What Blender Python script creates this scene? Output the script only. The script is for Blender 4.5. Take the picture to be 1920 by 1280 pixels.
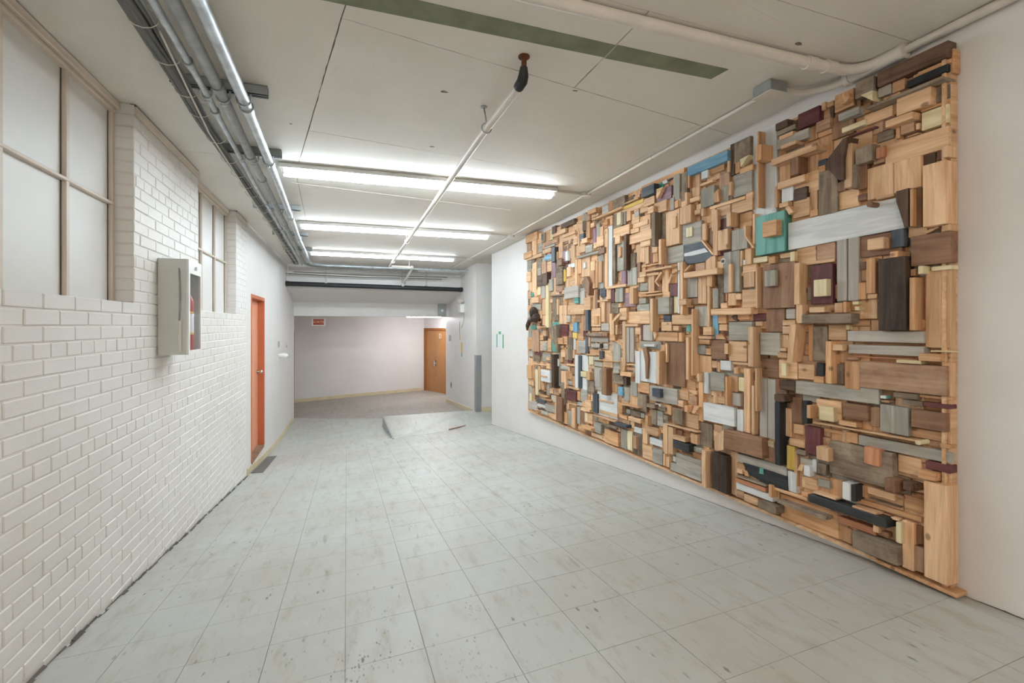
import bpy, bmesh, math, random
from mathutils import Vector, Matrix
random.seed(7)
for o in list(bpy.data.objects): bpy.data.objects.remove(o, do_unlink=True)
SC = bpy.context.scene
COL = SC.collection

# ------------------------------------------------------------------ camera, world, exposure
ZC = 2.05                      # lens height above the lowest floor
FPX, XVP, YHZ = 875.0, 650.0, 611.0
PSI = math.atan((960 - XVP) / FPX)
CP, SP = math.cos(PSI), math.sin(PSI)
cam_d = bpy.data.cameras.new('camera')
cam_d.sensor_width = 36.0
cam_d.lens = FPX / 1920 * 36.0
cam_d.shift_y = (YHZ - 640) / 1920
cam_d.clip_start = 0.02
cam = bpy.data.objects.new('camera', cam_d)
cam.location = (0, 0, ZC)
cam.rotation_euler = (math.pi / 2, 0, -PSI)
COL.objects.link(cam)
SC.camera = cam
W = bpy.data.worlds.new('world'); SC.world = W
W.use_nodes = True
W.node_tree.nodes['Background'].inputs[0].default_value = (1.0, 0.96, 0.9, 1)
W.node_tree.nodes['Background'].inputs[1].default_value = 0.6
SC.view_settings.view_transform = 'Standard'
SC.view_settings.look = 'None'
SC.view_settings.gamma = 1.0
SC.view_settings.use_curve_mapping = False
SC.view_settings.exposure = 1.08
TUBE_POWER = 27.0              # emission of the corridor's fluorescent tubes
TUBE_FILL = 41.0  # emission of the added fill tubes behind the camera
TUBE_ALCOVE = 52.0

# ------------------------------------------------------------------ measuring helpers (photo survey -> metres)
def ray(x, y):
    u = (x - 960) / FPX; v = (YHZ - y) / FPX
    return (u * CP + SP, CP - u * SP, v)
def onX(x, y, X):
    d = ray(x, y); t = X / d[0]; return Vector((X, d[1] * t, d[2] * t + ZC))
def onY(x, y, Y):
    d = ray(x, y); t = Y / d[1]; return Vector((d[0] * t, Y, d[2] * t + ZC))
def onZ(x, y, Z):
    d = ray(x, y); t = Z / d[2]; return Vector((d[0] * t, d[1] * t, Z + ZC))
def pix(X, Y, Z):
    zc = X * SP + Y * CP; xc = X * CP - Y * SP
    if zc < .05: return None
    return (960 + FPX * xc / zc, YHZ - FPX * (Z - ZC) / zc, zc)

# ------------------------------------------------------------------ object helpers
WL = {}
def tag(o, label=None, cat=None, group=None, kind=None):
    if label: o['label'] = label
    if cat: o['category'] = cat
    if group: o['group'] = group
    if kind: o['kind'] = kind
    return o
def empty(name, loc, label=None, cat=None, group=None, kind=None):
    o = bpy.data.objects.new(name, None); o.empty_display_size = .05
    COL.objects.link(o); o.location = loc; WL[o] = Vector(loc)
    return tag(o, label, cat, group, kind)
def link_mesh(name, me, mat, parent=None, world=None):
    o = bpy.data.objects.new(name, me); COL.objects.link(o)
    if mat is not None and not me.materials: me.materials.append(mat)
    w = Vector(world or (0, 0, 0)); WL[o] = w
    if parent is not None:
        o.parent = parent; o.location = w - WL[parent]
    else: o.location = w
    return o
class MB:
    def __init__(s): s.v = []; s.f = []; s.sm = []
    def add(s, vs, fs, smooth=False):
        n = len(s.v); s.v += [Vector(v) for v in vs]
        for f in fs: s.f.append([i + n for i in f]); s.sm.append(smooth)
        return s
    def box(s, a, b, ch=0.0):
        a = Vector(a); b = Vector(b)
        lo = Vector((min(a[i], b[i]) for i in range(3))); hi = Vector((max(a[i], b[i]) for i in range(3)))
        if ch <= 0:
            vs = [(x, y, z) for x in (lo.x, hi.x) for y in (lo.y, hi.y) for z in (lo.z, hi.z)]
            return s.add(vs, [(0,1,3,2),(4,6,7,5),(0,4,5,1),(2,3,7,6),(0,2,6,4),(1,5,7,3)])
        vs, fs = chamfer(lo, hi, ch)
        return s.add(vs, fs)
    def quad(s, a, b, c, d): return s.add([a, b, c, d], [(0, 1, 2, 3)])
    def prism(s, pts, off):
        n = len(pts); off = Vector(off); p = [Vector(q) for q in pts]
        fs = [list(range(n))[::-1], list(range(n, 2 * n))]
        for i in range(n):
            j = (i + 1) % n; fs.append([i, j, j + n, i + n])
        return s.add(p + [q + off for q in p], fs)
    def tube(s, path, r, n=12, caps=True):
        P = [Vector(p) for p in path]; rings = []
        up0 = None
        for i, p in enumerate(P):
            if i == 0: d = P[1] - P[0]
            elif i == len(P) - 1: d = P[-1] - P[-2]
            else: d = (P[i + 1] - p).normalized() + (p - P[i - 1]).normalized()
            d.normalize()
            if up0 is None:
                up0 = Vector((0, 0, 1)) if abs(d.z) < .9 else Vector((1, 0, 0))
            a = d.cross(up0)
            if a.length < 1e-4: a = d.cross(Vector((0, 1, 0)))
            a.normalize(); b = a.cross(d).normalized(); up0 = b
            rr = r[i] if isinstance(r, (list, tuple)) else r
            rings.append([p + (a * math.cos(2 * math.pi * k / n) + b * math.sin(2 * math.pi * k / n)) * rr for k in range(n)])
        vs = [v for R in rings for v in R]; fs = []
        for i in range(len(P) - 1):
            for k in range(n):
                k2 = (k + 1) % n
                fs.append((i * n + k, i * n + k2, (i + 1) * n + k2, (i + 1) * n + k))
        s.add(vs, fs, True)
        if caps:
            s.add(rings[0], [list(range(n))]); s.add(rings[-1], [list(range(n))[::-1]])
        return s
    def cyl(s, a, b, r, n=16): return s.tube([a, b], r, n)
    def build(s, name, mat, parent=None, loc=None):
        w = Vector(loc) if loc is not None else (WL[parent] if parent is not None else Vector((0, 0, 0)))
        me = bpy.data.meshes.new(name)
        me.from_pydata([v - w for v in s.v], [], s.f)
        for p, q in zip(me.polygons, s.sm): p.use_smooth = q
        bm = bmesh.new(); bm.from_mesh(me); bmesh.ops.recalc_face_normals(bm, faces=bm.faces); bm.to_mesh(me); bm.free()
        me.update()
        return link_mesh(name, me, mat, parent, w)
def chamfer(lo, hi, c):
    c = min(c, *[(hi[i] - lo[i]) * .3 for i in range(3)])
    idx = {}; vs = []
    for sx in (0, 1):
        for sy in (0, 1):
            for sz in (0, 1):
                S = (sx, sy, sz); base = [hi[i] if S[i] else lo[i] for i in range(3)]
                for ax in range(3):
                    p = [base[i] if i == ax else base[i] + (-c if S[i] else c) for i in range(3)]
                    idx[(S, ax)] = len(vs); vs.append(tuple(p))
    fs = []
    for ax in range(3):
        o1, o2 = [(1, 2), (2, 0), (0, 1)][ax]
        for sgn in (0, 1):
            q = []
            for (a, b) in ((0, 0), (1, 0), (1, 1), (0, 1)):
                S = [0, 0, 0]; S[ax] = sgn; S[o1] = a; S[o2] = b
                q.append(idx[(tuple(S), ax)])
            fs.append(q if sgn else q[::-1])
        for a in (0, 1):
            for b in (0, 1):
                S0 = [0, 0, 0]; S1 = [0, 0, 0]; S1[ax] = 1
                S0[o1] = S1[o1] = a; S0[o2] = S1[o2] = b
                q = [idx[(tuple(S0), o1)], idx[(tuple(S1), o1)], idx[(tuple(S1), o2)], idx[(tuple(S0), o2)]]
                fs.append(q if (a ^ b) else q[::-1])
    for sx in (0, 1):
        for sy in (0, 1):
            for sz in (0, 1):
                S = (sx, sy, sz); q = [idx[(S, 0)], idx[(S, 1)], idx[(S, 2)]]
                fs.append(q if (sx + sy + sz) % 2 else q[::-1])
    return vs, fs

# ------------------------------------------------------------------ materials
def mat_new(name, rough=.6, metal=0.0, spec=.4):
    m = bpy.data.materials.new(name); m.use_nodes = True
    nt = m.node_tree; b = nt.nodes['Principled BSDF']
    b.inputs['Roughness'].default_value = rough; b.inputs['Metallic'].default_value = metal
    b.inputs['Specular IOR Level'].default_value = spec
    return m, nt, b
def srgb(r, g, b):
    f = lambda c: (c / 255 / 12.92) if c / 255 <= .04045 else ((c / 255 + .055) / 1.055) ** 2.4
    return (f(r), f(g), f(b), 1)
def N(nt, t, **kw):
    n = nt.nodes.new(t)
    for k, v in kw.items(): setattr(n, k, v)
    return n
def ramp(nt, fac, stops):
    r = N(nt, 'ShaderNodeValToRGB'); e = r.color_ramp.elements
    while len(e) < len(stops): e.new(.5)
    for i, (p, c) in enumerate(stops): e[i].position = p; e[i].color = c if len(c) == 4 else (*c, 1)
    nt.links.new(fac, r.inputs[0]); return r.outputs[0]
def mixc(nt, fac, a, b, mode='MIX'):
    m = N(nt, 'ShaderNodeMix', data_type='RGBA', blend_type=mode)
    for inp, v in ((0, fac), (6, a), (7, b)):
        if isinstance(v, bpy.types.NodeSocket): nt.links.new(v, m.inputs[inp])
        else: m.inputs[inp].default_value = v
    return m.outputs[2]
def noise(nt, vec, scale, detail=4, rough=.55, dist=0):
    n = N(nt, 'ShaderNodeTexNoise'); n.inputs['Scale'].default_value = scale
    n.inputs['Detail'].default_value = detail; n.inputs['Roughness'].default_value = rough; n.inputs['Distortion'].default_value = dist
    if vec is not None: nt.links.new(vec, n.inputs['Vector'])
    return n.outputs['Fac']
def mapping(nt, vec, scale=(1, 1, 1), loc=None, rot=(0, 0, 0)):
    m = N(nt, 'ShaderNodeMapping'); nt.links.new(vec, m.inputs[0]); m.inputs['Scale'].default_value = scale; m.inputs['Rotation'].default_value = rot
    if loc is not None: nt.links.new(loc, m.inputs['Location'])
    return m.outputs[0]
def bump(nt, b, h, strength=.2, dist=.01):
    n = N(nt, 'ShaderNodeBump'); n.inputs['Strength'].default_value = strength; n.inputs['Distance'].default_value = dist
    nt.links.new(h, n.inputs['Height']); nt.links.new(n.outputs[0], b.inputs['Normal'])
def plain(name, col, rough=.6, metal=0.0, var=.06, spec=.4, scale=6, bumpy=0.0):
    m, nt, b = mat_new(name, rough, metal, spec)
    g = N(nt, 'ShaderNodeNewGeometry').outputs['Position']
    n = noise(nt, g, scale, 5)
    d = tuple(c * (1 - var * 2) for c in col[:3]) + (1,)
    l = tuple(min(1, c * (1 + var)) for c in col[:3]) + (1,)
    nt.links.new(ramp(nt, n, [(.3, d), (.7, l)]), b.inputs['Base Color'])
    if bumpy: bump(nt, b, noise(nt, g, scale * 8, 6), bumpy, .004)
    return m
def emitm(name, col, power):
    m = bpy.data.materials.new(name); m.use_nodes = True; nt = m.node_tree; nt.nodes.clear()
    e = N(nt, 'ShaderNodeEmission'); e.inputs[0].default_value = col; e.inputs[1].default_value = power
    o = N(nt, 'ShaderNodeOutputMaterial'); nt.links.new(e.outputs[0], o.inputs[0]); return m

def paint_wall(name, col, stain, rough=.55, bstr=.12, low=None):
    m, nt, b = mat_new(name, rough, 0, .35)
    g = N(nt, 'ShaderNodeNewGeometry').outputs['Position']
    n1 = noise(nt, g, 1.3, 5, .6); n2 = noise(nt, g, 22, 6, .6)
    c = ramp(nt, n1, [(.32, stain), (.62, col)])
    c = mixc(nt, ramp(nt, n2, [(.25, (0.5, 0.5, 0.5, 1)), (.45, (0, 0, 0, 1))]), c, stain)
    nt.links.new(c, b.inputs['Base Color'])
    bump(nt, b, noise(nt, g, 60, 6, .7), bstr, .004)
    return m
M = {}
M['wall'] = paint_wall('wall_paint', srgb(233, 229, 226), srgb(228, 223, 219))
M['brick'] = paint_wall('painted_brick', srgb(236, 232, 228), srgb(229, 224, 218), .5, .35)
M['mortar'] = paint_wall('painted_mortar', srgb(234, 229, 223), srgb(224, 216, 207), .6, .35)
M['panelw'] = paint_wall('window_infill_paint', srgb(234, 232, 229), srgb(229, 226, 222), .45, .03)
M['trim'] = plain('cream_trim', srgb(220, 205, 190), .5, var=.04)
M['ceil'] = paint_wall('ceiling_paint', srgb(233, 227, 218), srgb(225, 218, 208), .75, .3)
M['seam'] = plain('ceiling_joint', srgb(128, 118, 104), .9)
M['green'] = plain('bare_green_board', srgb(134, 137, 114), .8, var=.12, scale=9)
M['base'] = plain('vinyl_baseboard', srgb(222, 206, 172), .45, var=.05)
M['dirt'] = plain('dirt_gap', srgb(104, 98, 90), .95, var=.2)
M['white'] = plain('white_enamel', srgb(236, 234, 230), .35, var=.02)
M['pipew'] = plain('white_painted_pipe', srgb(226, 218, 208), .45, var=.06)
M['galv'] = plain('galvanized_steel', srgb(205, 211, 215), .42, .7, var=.14, scale=14)
M['galvd'] = plain('dull_steel_conduit', srgb(172, 175, 174), .5, .5, var=.12, scale=14)
M['strut'] = plain('steel_channel', srgb(158, 163, 163), .45, .5, var=.1)
M['cable'] = plain('dark_cable', srgb(116, 115, 111), .6, var=.1)
M['cableg'] = plain('grey_cable', srgb(168, 166, 160), .5, var=.1)
M['black'] = plain('black_iron', srgb(44, 44, 46), .5, var=.15)
M['rust'] = plain('rusty_iron', srgb(120, 72, 46), .8, var=.3, scale=40)
M['cab'] = plain('grey_cabinet_enamel', srgb(210, 210, 203), .4, var=.02)
M['orange'] = plain('orange_door_paint', srgb(226, 156, 120), .4, var=.03)
M['orange2'] = plain('orange_frame_paint', srgb(202, 114, 78), .42, var=.03)
M['browndoor'] = plain('ochre_door', srgb(180, 126, 72), .45, var=.06)
M['browndoor2'] = plain('ochre_door_frame', srgb(160, 98, 44), .5, var=.06)
M['chrome'] = plain('brushed_chrome', srgb(205, 205, 205), .22, 1.0, var=.04)
M['red'] = plain('red_enamel', srgb(190, 40, 30), .3, var=.03)
M['signred'] = plain('sign_red', srgb(150, 44, 22), .4, var=.05)
M['signtxt'] = plain('sign_letters', srgb(240, 190, 150), .5, var=.02)
M['paper'] = plain('white_paper', srgb(232, 232, 232), .8, var=.02)
M['greentape'] = plain('green_tape', srgb(104, 178, 146), .6, var=.03)
M['yellow'] = plain('yellow_paper', srgb(226, 186, 90), .7, var=.03)
M['mat'] = plain('grey_grille_mat', srgb(120, 116, 110), .8, var=.15, scale=60)
M['steelguard'] = plain('grey_corner_guard', srgb(168, 170, 170), .4, .4, var=.05)
M['sill'] = plain('worn_brown_threshold', srgb(150, 118, 96), .7, var=.15)
M['tubelit'] = emitm('lit_fluorescent_tube', (.80, .92, 1.0, 1), TUBE_POWER)
M['tubefill'] = emitm('added_fill_tube', (1.0, .93, .85, 1), TUBE_FILL)
M['tubealc'] = emitm('lit_alcove_tube', (.95, .95, 1.0, 1), TUBE_ALCOVE)
m, nt, b = mat_new('cabinet_glass', .08, 0, .5); b.inputs['Base Color'].default_value = (.75, .78, .78, 1)
tr = N(nt, 'ShaderNodeBsdfTransparent'); mx = N(nt, 'ShaderNodeMixShader'); mx.inputs[0].default_value = .08
nt.links.new(tr.outputs[0], mx.inputs[1]); nt.links.new(b.outputs[0], mx.inputs[2]); nt.links.new(mx.outputs[0], nt.nodes['Material Output'].inputs[0])
M['glass'] = m

def floor_mat(name, base, stain):
    m, nt, b = mat_new(name, .45, 0, .22)
    g = N(nt, 'ShaderNodeNewGeometry').outputs['Position']
    n1 = noise(nt, g, 1.1, 6, .62); n2 = noise(nt, mapping(nt, g, (9, 2.2, 9)), 1.6, 7, .7); 
    c = ramp(nt, n1, [(.34, stain), (.6, base)])
    c = mixc(nt, ramp(nt, n2, [(.53, (0, 0, 0, 1)), (.70, (.5, .5, .5, 1))]), c, srgb(160, 148, 128))
    # scuffs: short dark strokes running along the corridor
    v = N(nt, 'ShaderNodeTexVoronoi', feature='F1'); v.inputs['Scale'].default_value = 1.0; v.inputs['Randomness'].default_value = 1.0
    nt.links.new(mapping(nt, g, (26, 9, 26)), v.inputs['Vector'])
    dots = ramp(nt, v.outputs['Distance'], [(.10, (1, 1, 1, 1)), (.2, (0, 0, 0, 1))])
    patch = ramp(nt, noise(nt, g, 1.9, 4, .7), [(.47, (0, 0, 0, 1)), (.60, (1, 1, 1, 1))])
    rag = ramp(nt, noise(nt, mapping(nt, g, (70, 16, 70)), 1.0, 4, .7), [(.40, (0, 0, 0, 1)), (.52, (1, 1, 1, 1))])
    vm = N(nt, 'ShaderNodeVectorMath', operation='LENGTH')
    mp = N(nt, 'ShaderNodeMapping'); nt.links.new(g, mp.inputs[0]); mp.inputs['Scale'].default_value = (1.25, 1.9, 0); mp.inputs['Location'].default_value = (-.2, -3.4, 0); nt.links.new(mp.outputs[0], vm.inputs[0])
    worn = ramp(nt, vm.outputs['Value'], [(.25, (1, 1, 1, 1)), (1.0, (0, 0, 0, 1))])      # traffic wear in front of the relief
    v2 = N(nt, 'ShaderNodeTexVoronoi', feature='F1'); nt.links.new(mapping(nt, g, (15, 6.5, 15)), v2.inputs['Vector'])
    big = ramp(nt, v2.outputs['Distance'], [(.16, (1, 1, 1, 1)), (.34, (0, 0, 0, 1))])
    big = mixc(nt, 1.0, mixc(nt, 1.0, big, worn, 'MULTIPLY'), ramp(nt, noise(nt, g, 5.0, 3, .6), [(.52, (0, 0, 0, 1)), (.58, (1, 1, 1, 1))]), 'MULTIPLY')
    k = mixc(nt, 1.0, mixc(nt, 1.0, mixc(nt, 1.0, dots, patch, 'MULTIPLY'), rag, 'MULTIPLY'), mixc(nt, 1.0, big, rag, 'MULTIPLY'), 'LIGHTEN')
    c = mixc(nt, mixc(nt, 1.0, k, (.8, .8, .8, 1), 'MULTIPLY'), c, srgb(96, 96, 90))
    # long hairline scratches
    s = noise(nt, mapping(nt, g, (38, .7, 38), None, (0, 0, .35)), 1.0, 2, .4)
    c = mixc(nt, ramp(nt, s, [(.73, (0, 0, 0, 1)), (.75, (.5, .5, .5, 1))]), c, srgb(140, 134, 122))
    nt.links.new(c, b.inputs['Base Color'])
    nt.links.new(ramp(nt, n2, [(.3, (.3, .3, .3, 1)), (.75, (.6, .6, .6, 1))]), b.inputs['Roughness'])
    return m
M['tile'] = floor_mat('floor_tile', srgb(190, 192, 187), srgb(181, 178, 169))
M['floor'] = floor_mat('floor_far', srgb(191, 193, 187), srgb(182, 179, 169))
M['landing'] = floor_mat('floor_landing_vinyl', srgb(172, 167, 158), srgb(160, 154, 144))
M['joint'] = plain('tile_joint', srgb(120, 116, 104), .8)

# ------------------------------------------------------------------ the shell
XL, XR, CE = -1.087, 2.29, 1.205
ZCE = CE + ZC
zL = [(-3,-1.12),(0.8,-1.15),(2.175,-1.287),(3.44,-1.434),(6.26,-1.754),(7.66,-1.90),(9.2,-2.0),(11.3,-2.03),(15.5,-2.08)]
zR = [(-3,-1.04),(1.0,-1.045),(3.29,-1.243),(7.49,-1.649),(9.6,-1.76),(11.57,-1.897),(15.5,-2.0)]
def itp(a, y):
    if y <= a[0][0]: return a[0][1]
    for (y0, z0), (y1, z1) in zip(a, a[1:]):
        if y <= y1: return z0 + (z1 - z0) * (y - y0) / (y1 - y0)
    return a[-1][1]
def smooth(a, y): return (itp(a, y - .3) + itp(a, y) * 2 + itp(a, y + .3)) / 4
def fz(X, Y):
    k = max(-.3, min(1.02, (X - XL) / (XR - XL)))
    return smooth(zL, Y) * (1 - k) + smooth(zR, Y) * k + ZC
def onF(x, y):
    z = -1.3
    for i in range(50):
        p = onZ(x, y, z); z = .5 * z + .5 * (fz(p.x, p.y) - ZC)
    return p

# floor: a sub-floor and, on it, vinyl tiles following the slope
YEND = 7.4
TX, TY, TX0, TY0 = .2785, .2905, -.005, .86
fl = MB()
xs = [XL - .15 + i * .225 for i in range(17)]
ys = [-3 + i * .26 for i in range(41)]
vs = [(x, y, fz(x, y) - .004) for y in ys for x in xs]
n = len(xs)
fl.add(vs, [(j * n + i, j * n + i + 1, (j + 1) * n + i + 1, (j + 1) * n + i) for j in range(len(ys) - 1) for i in range(n - 1)], True)
floor = fl.build('floor', M['joint'], None, (0, 0, 0)); tag(floor, kind='structure')
def tile_mesh(x0, x1, y0, y1, c):
    e = .0009; x0 += e; x1 -= e; y0 += e; y1 -= e
    P = [(x0, y0), (x1, y0), (x1, y1), (x0, y1)]
    vs = [Vector((x, y, fz(x, y))) - c for x, y in P] + [Vector((x, y, fz(x, y) - .006)) - c for x, y in P]
    return vs, [(0, 1, 2, 3), (4, 5, 1, 0), (5, 6, 2, 1), (6, 7, 3, 2), (7, 4, 0, 3)]
tiles = []
i0 = math.floor((XL - TX0) / TX); i1 = math.ceil((XR - TX0) / TX)
j0 = math.floor((-.9 - TY0) / TY); j1 = math.ceil((YEND - TY0) / TY)
for j in range(j0, j1):
    for i in range(i0, i1):
        x0 = max(XL - .01, TX0 + i * TX); x1 = min(XR + .01, TX0 + (i + 1) * TX); y0 = TY0 + j * TY; y1 = min(YEND, y0 + TY)
        q = pix((x0 + x1) / 2, (y0 + y1) / 2, fz((x0 + x1) / 2, (y0 + y1) / 2))
        s = 0
        if q and -150 < q[0] < 2070 and -20 < q[1] < 1400: s = (x1 - x0) * (y1 - y0) / q[2] ** 3
        tiles.append((s, x0, x1, y0, y1))
tiles.sort(key=lambda t: -t[0])
rest = MB()
for k, (s, x0, x1, y0, y1) in enumerate(tiles):
    c = Vector(((x0 + x1) / 2, (y0 + y1) / 2, fz((x0 + x1) / 2, (y0 + y1) / 2)))
    vs, fs = tile_mesh(x0, x1, y0, y1, c)
    if k < 290 and s > 0:
        me = bpy.data.meshes.new('tile'); me.from_pydata(vs, [], fs); link_mesh('tile', me, M['tile'], floor, c)
    else: rest.add([v + c for v in vs], fs)
r = rest.build('tile_field', M['tile'], floor); tag(r, kind='stuff')
def yb(x): return 11.32 - max(0.0, x - XL) * .80          # where the corridor vinyl meets the landing's darker floor
xs = [-2.6 + i * .3 for i in range(20)]; n = len(xs)
for nm, fa, fb, mt, dz in (('floor_slope_end', lambda x: YEND + .001, yb, 'floor', -.001), ('floor_landing', yb, lambda x: 15.3, 'landing', -.0012)):
    ff = MB(); K = 22
    vs = [(x, fa(x) + (fb(x) - fa(x)) * j / K, fz(x, fa(x) + (fb(x) - fa(x)) * j / K) + dz) for j in range(K + 1) for x in xs]
    ff.add(vs, [(j * n + i, j * n + i + 1, (j + 1) * n + i + 1, (j + 1) * n + i) for j in range(K) for i in range(n - 1)], True)
    o = ff.build(nm, M[mt], None, (0, 0, 0)); tag(o, kind='structure')
mb = MB(); mb.box((XL - .5, -3.2, .2), (XR + .5, -.85, fz(0, -1) - .02)); o = mb.build('floor_entry', M['tile'], None, (0, 0, 0)); tag(o, kind='structure')

# raised landing ramp by the right opening
rp = MB()
A = Vector((.70, 7.44, fz(.70, 7.44))); B = Vector((2.30, 7.49, fz(2.29, 7.49) + .002)); 
Cc = Vector((4.4, 8.86, ZC - 1.645)); D = Vector((.65, 8.84, ZC - 1.652)); B2 = Vector((4.4, 7.49, ZC - 1.648))
low = lambda p: Vector((p.x, p.y, ZC - 2.1))
top = [A, B, B2, Cc, D]
rp.add(top + [low(p) for p in top], [(0, 1, 2, 3, 5 - 1)][:0] + [(i, (i + 1) % 5, (i + 1) % 5 + 5, i + 5) for i in range(5)])
Cx = Vector((2.34, 8.86, ZC - 1.648)); rp.quad(A, B, Cx, D); rp.quad(B, B2, Cc, Cx)
o = rp.build('landing_ramp', M['floor'], None, (0, 0, 0)); tag(o, kind='structure')
mb = MB(); mb.prism([A + Vector((-.03, 0, .004)), D + Vector((-.03, 0, .004)), low(D) + Vector((-.03, 0, 0)), low(A) + Vector((-.03, 0, .3))], (.03, 0, 0))
e = mb.build('edge_nosing', M['steelguard'], o)

# ceiling with painted plywood sheets, open joints and a bare green strip
cl = MB(); cl.box((XL - .3, -3.2, ZCE + .004), (4.6, 10.1, ZCE + .15))
ceiling = cl.build('ceiling', M['seam'], None, (0, 0, 0)); tag(ceiling, kind='structure')
def sheet(pts, g=.003):
    c = Vector((sum(p[0] for p in pts) / len(pts), sum(p[1] for p in pts) / len(pts)))
    q = []
    for p in pts:
        d = c - Vector(p); d.normalize(); q.append(Vector(p) + d * g)
    rough_ = []
    for a, b_ in zip(q, q[1:] + q[:1]):          # torn, filled edges: the joints open and close along their length
        nseg = max(1, int((b_ - a).length / .05)) if max(a.y, b_.y) < 4 else 1
        for i in range(nseg):
            p = a.lerp(b_, i / nseg)
            if i: p += (c - p).normalized() * random.choice((-.0022, -.0016, 0, .0006, .0025)) * random.random()
            rough_.append(p)
    q = rough_
    mb = MB(); mb.prism([(p.x, p.y, ZCE + random.uniform(-.0006, .0006)) for p in q], (0, 0, .0045)); return mb.build('plywood_sheet', M['ceil'], ceiling, (c.x, c.y, ZCE))
LX, RX = XL - .25, 2.6
S = [[(LX,-3.2),(-.25,-3.2),(-.25,1.3),(LX,1.3)], [(-.25,-3.2),(RX,-3.2),(RX,1.3),(-.25,1.3)],
     [(LX,1.3),(-.25,1.3),(.06,1.51),(-.02,1.945),(-.335,3.775),(LX,3.775)],
     [(-.25,1.3),(RX,1.3),(RX,1.51),(.06,1.51)],
     [(.06,1.51),(1.092,1.51),(1.086,2.12),(-.02,1.945)], [(1.092,1.51),(RX,1.51),(RX,2.36),(1.99,2.263),(1.086,2.12)],
     [(-.02,1.945),(1.086,2.12),(1.99,2.263),(1.99,3.405),(-.222,3.132)], [(1.99,2.263),(RX,2.36),(RX,3.775),(1.99,3.775),(1.99,3.405)],
     [(-.222,3.132),(1.99,3.405),(1.99,3.775),(-.335,3.775)],
     [(LX,3.775),(-.37,3.775),(-.45,6.2),(LX,6.2)], [(-.37,3.775),(RX,3.775),(RX,6.2),(-.45,6.2)],
     [(LX,6.2),(1.2,6.2),(1.2,8.6),(LX,8.6)], [(1.2,6.2),(RX,6.2),(RX,8.6),(1.2,8.6)], [(LX,8.6),(RX,8.6),(RX,10.05),(LX,10.05)], [(RX,7.3),(4.6,7.3),(4.6,10.05),(RX,10.05)]]
for s in S: sheet(s)
gs = MB(); gs.prism([(-1.0,1.80,ZCE-.0012),(-.07,1.745,ZCE-.0012),(1.09,1.738,ZCE-.0012),(1.09,1.835,ZCE-.0012),(-.07,1.86,ZCE-.0012),(-1.0,1.92,ZCE-.0012)],(0,0,.004)); gs.build('bare_strip', M['green'], ceiling)
gs = MB(); gs.prism([(1.095,1.735,ZCE-.0014),(1.69,1.726,ZCE-.0014),(1.675,1.822,ZCE-.0014),(1.095,1.84,ZCE-.0014)],(0,0,.004)); gs.build('bare_strip', M['green'], ceiling)
bd = MB(); bd.tube([onZ(547,342,1.204), onZ(957,394,1.204)], .0025, 6); bd.build('joint_bead', M['pipew'], ceiling)
for (x, y, r) in [(832,172,.03),(810,275,.02),(545,232,.012),(1078,170,.016),(1205,35,.03),(1496,82,.03),(640,305,.02)]:
    c = onZ(x, y, 1.2046); mb = MB()
    pts = [(c.x + r * random.uniform(.4, 1) * math.cos(a * .9), c.y + r * .45 * random.uniform(.4, 1) * math.sin(a * .9), ZCE - .0016) for a in range(7)]
    mb.prism(pts, (0, 0, .003)); mb.build('paint_chip', M['seam'], ceiling)

# walls
def wall(name, boxes, mat='wall'):
    mb = MB()
    for a, b in boxes: mb.box(a, b)
    return tag(mb.build(name, M[mat], None, (0, 0, 0)), kind='structure')
WIN = [(1.75, 3.07), (4.233, 5.553)]; SILL = .127 + ZC; TOPZ = ZCE + .01
BX = XL - .0045
wl = wall('wall_left', [((BX - .3, -3.2, 0), (BX, 6.10, SILL - .012))] +
          [((BX - .3, a, SILL - .012), (BX, b, TOPZ)) for a, b in ((-3.2, 1.757 - .014), (3.077, 4.226), (5.56, 6.10))], 'mortar')
wall('wall_left_far', [((XL - .3, 6.10, -.1), (XL - .004, 6.37, TOPZ)), ((XL - .3, 6.37, .39 + ZC), (XL - .004, 7.33, TOPZ)), ((XL - .3, 6.37, -.1), (XL - .004, 7.33, ZC - 1.655)), ((XL - .3, 7.33, -.1), (XL - .004, 11.28, TOPZ))])
wall('wall_right', [((XR, -3.2, 0), (XR + .3, 7.48, TOPZ))])
PX0 = 2.34
wall('wall_right_far', [((PX0, 8.66, -.1), (4.6, 11.57, TOPZ)), ((4.4, 7.3, 0), (4.6, 8.7, TOPZ)), ((2.58, 7.0, 0), (4.6, 7.3, TOPZ))])
wall('wall_entry', [((XL - .4, -3.35, 0), (XR + .4, -3.2, TOPZ))])
# header, sloped soffit, beam and the alcove ceiling beyond
hd = MB(); Y0, Y1 = 9.95, 11.2
prof = [(Y0, CE), (Y0, .72), (Y1, .525), (Y1, .222), (11.45, .222), (11.45, .31), (15.2, .31), (15.2, CE)]
hd.prism([(-2.8, y, z + ZC) for y, z in prof], (6.6, 0, 0))
o = hd.build('wall_header', M['wall'], None, (0, 0, 0)); tag(o, kind='structure')
BKL, BKR = Vector((-2.6, 13.62)), Vector((2.245, 14.45))
bw = MB(); bw.prism([(BKL.x, BKL.y, -.1), (BKR.x, BKR.y, -.1), (BKR.x, BKR.y + .2, -.1), (BKL.x, BKL.y + .2, -.1)], (0, 0, ZC + .4)); o = bw.build('wall_back', M['wall'], None, (0, 0, 0)); tag(o, kind='structure')
wall('wall_alcove', [((-2.8, 11.0, -.1), (-2.6, 15, ZC + .4)), ((-2.7, 11.13, -.1), (XL - .3, 11.28, ZC + .4))])
dn = (Vector((2.66, 13.1)) - BKR); dn.normalize(); DW1 = BKR + dn * 1.36
bw = MB()
side = Vector((-dn.y, dn.x)) * -1
if side.x < 0: side = -side
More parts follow.
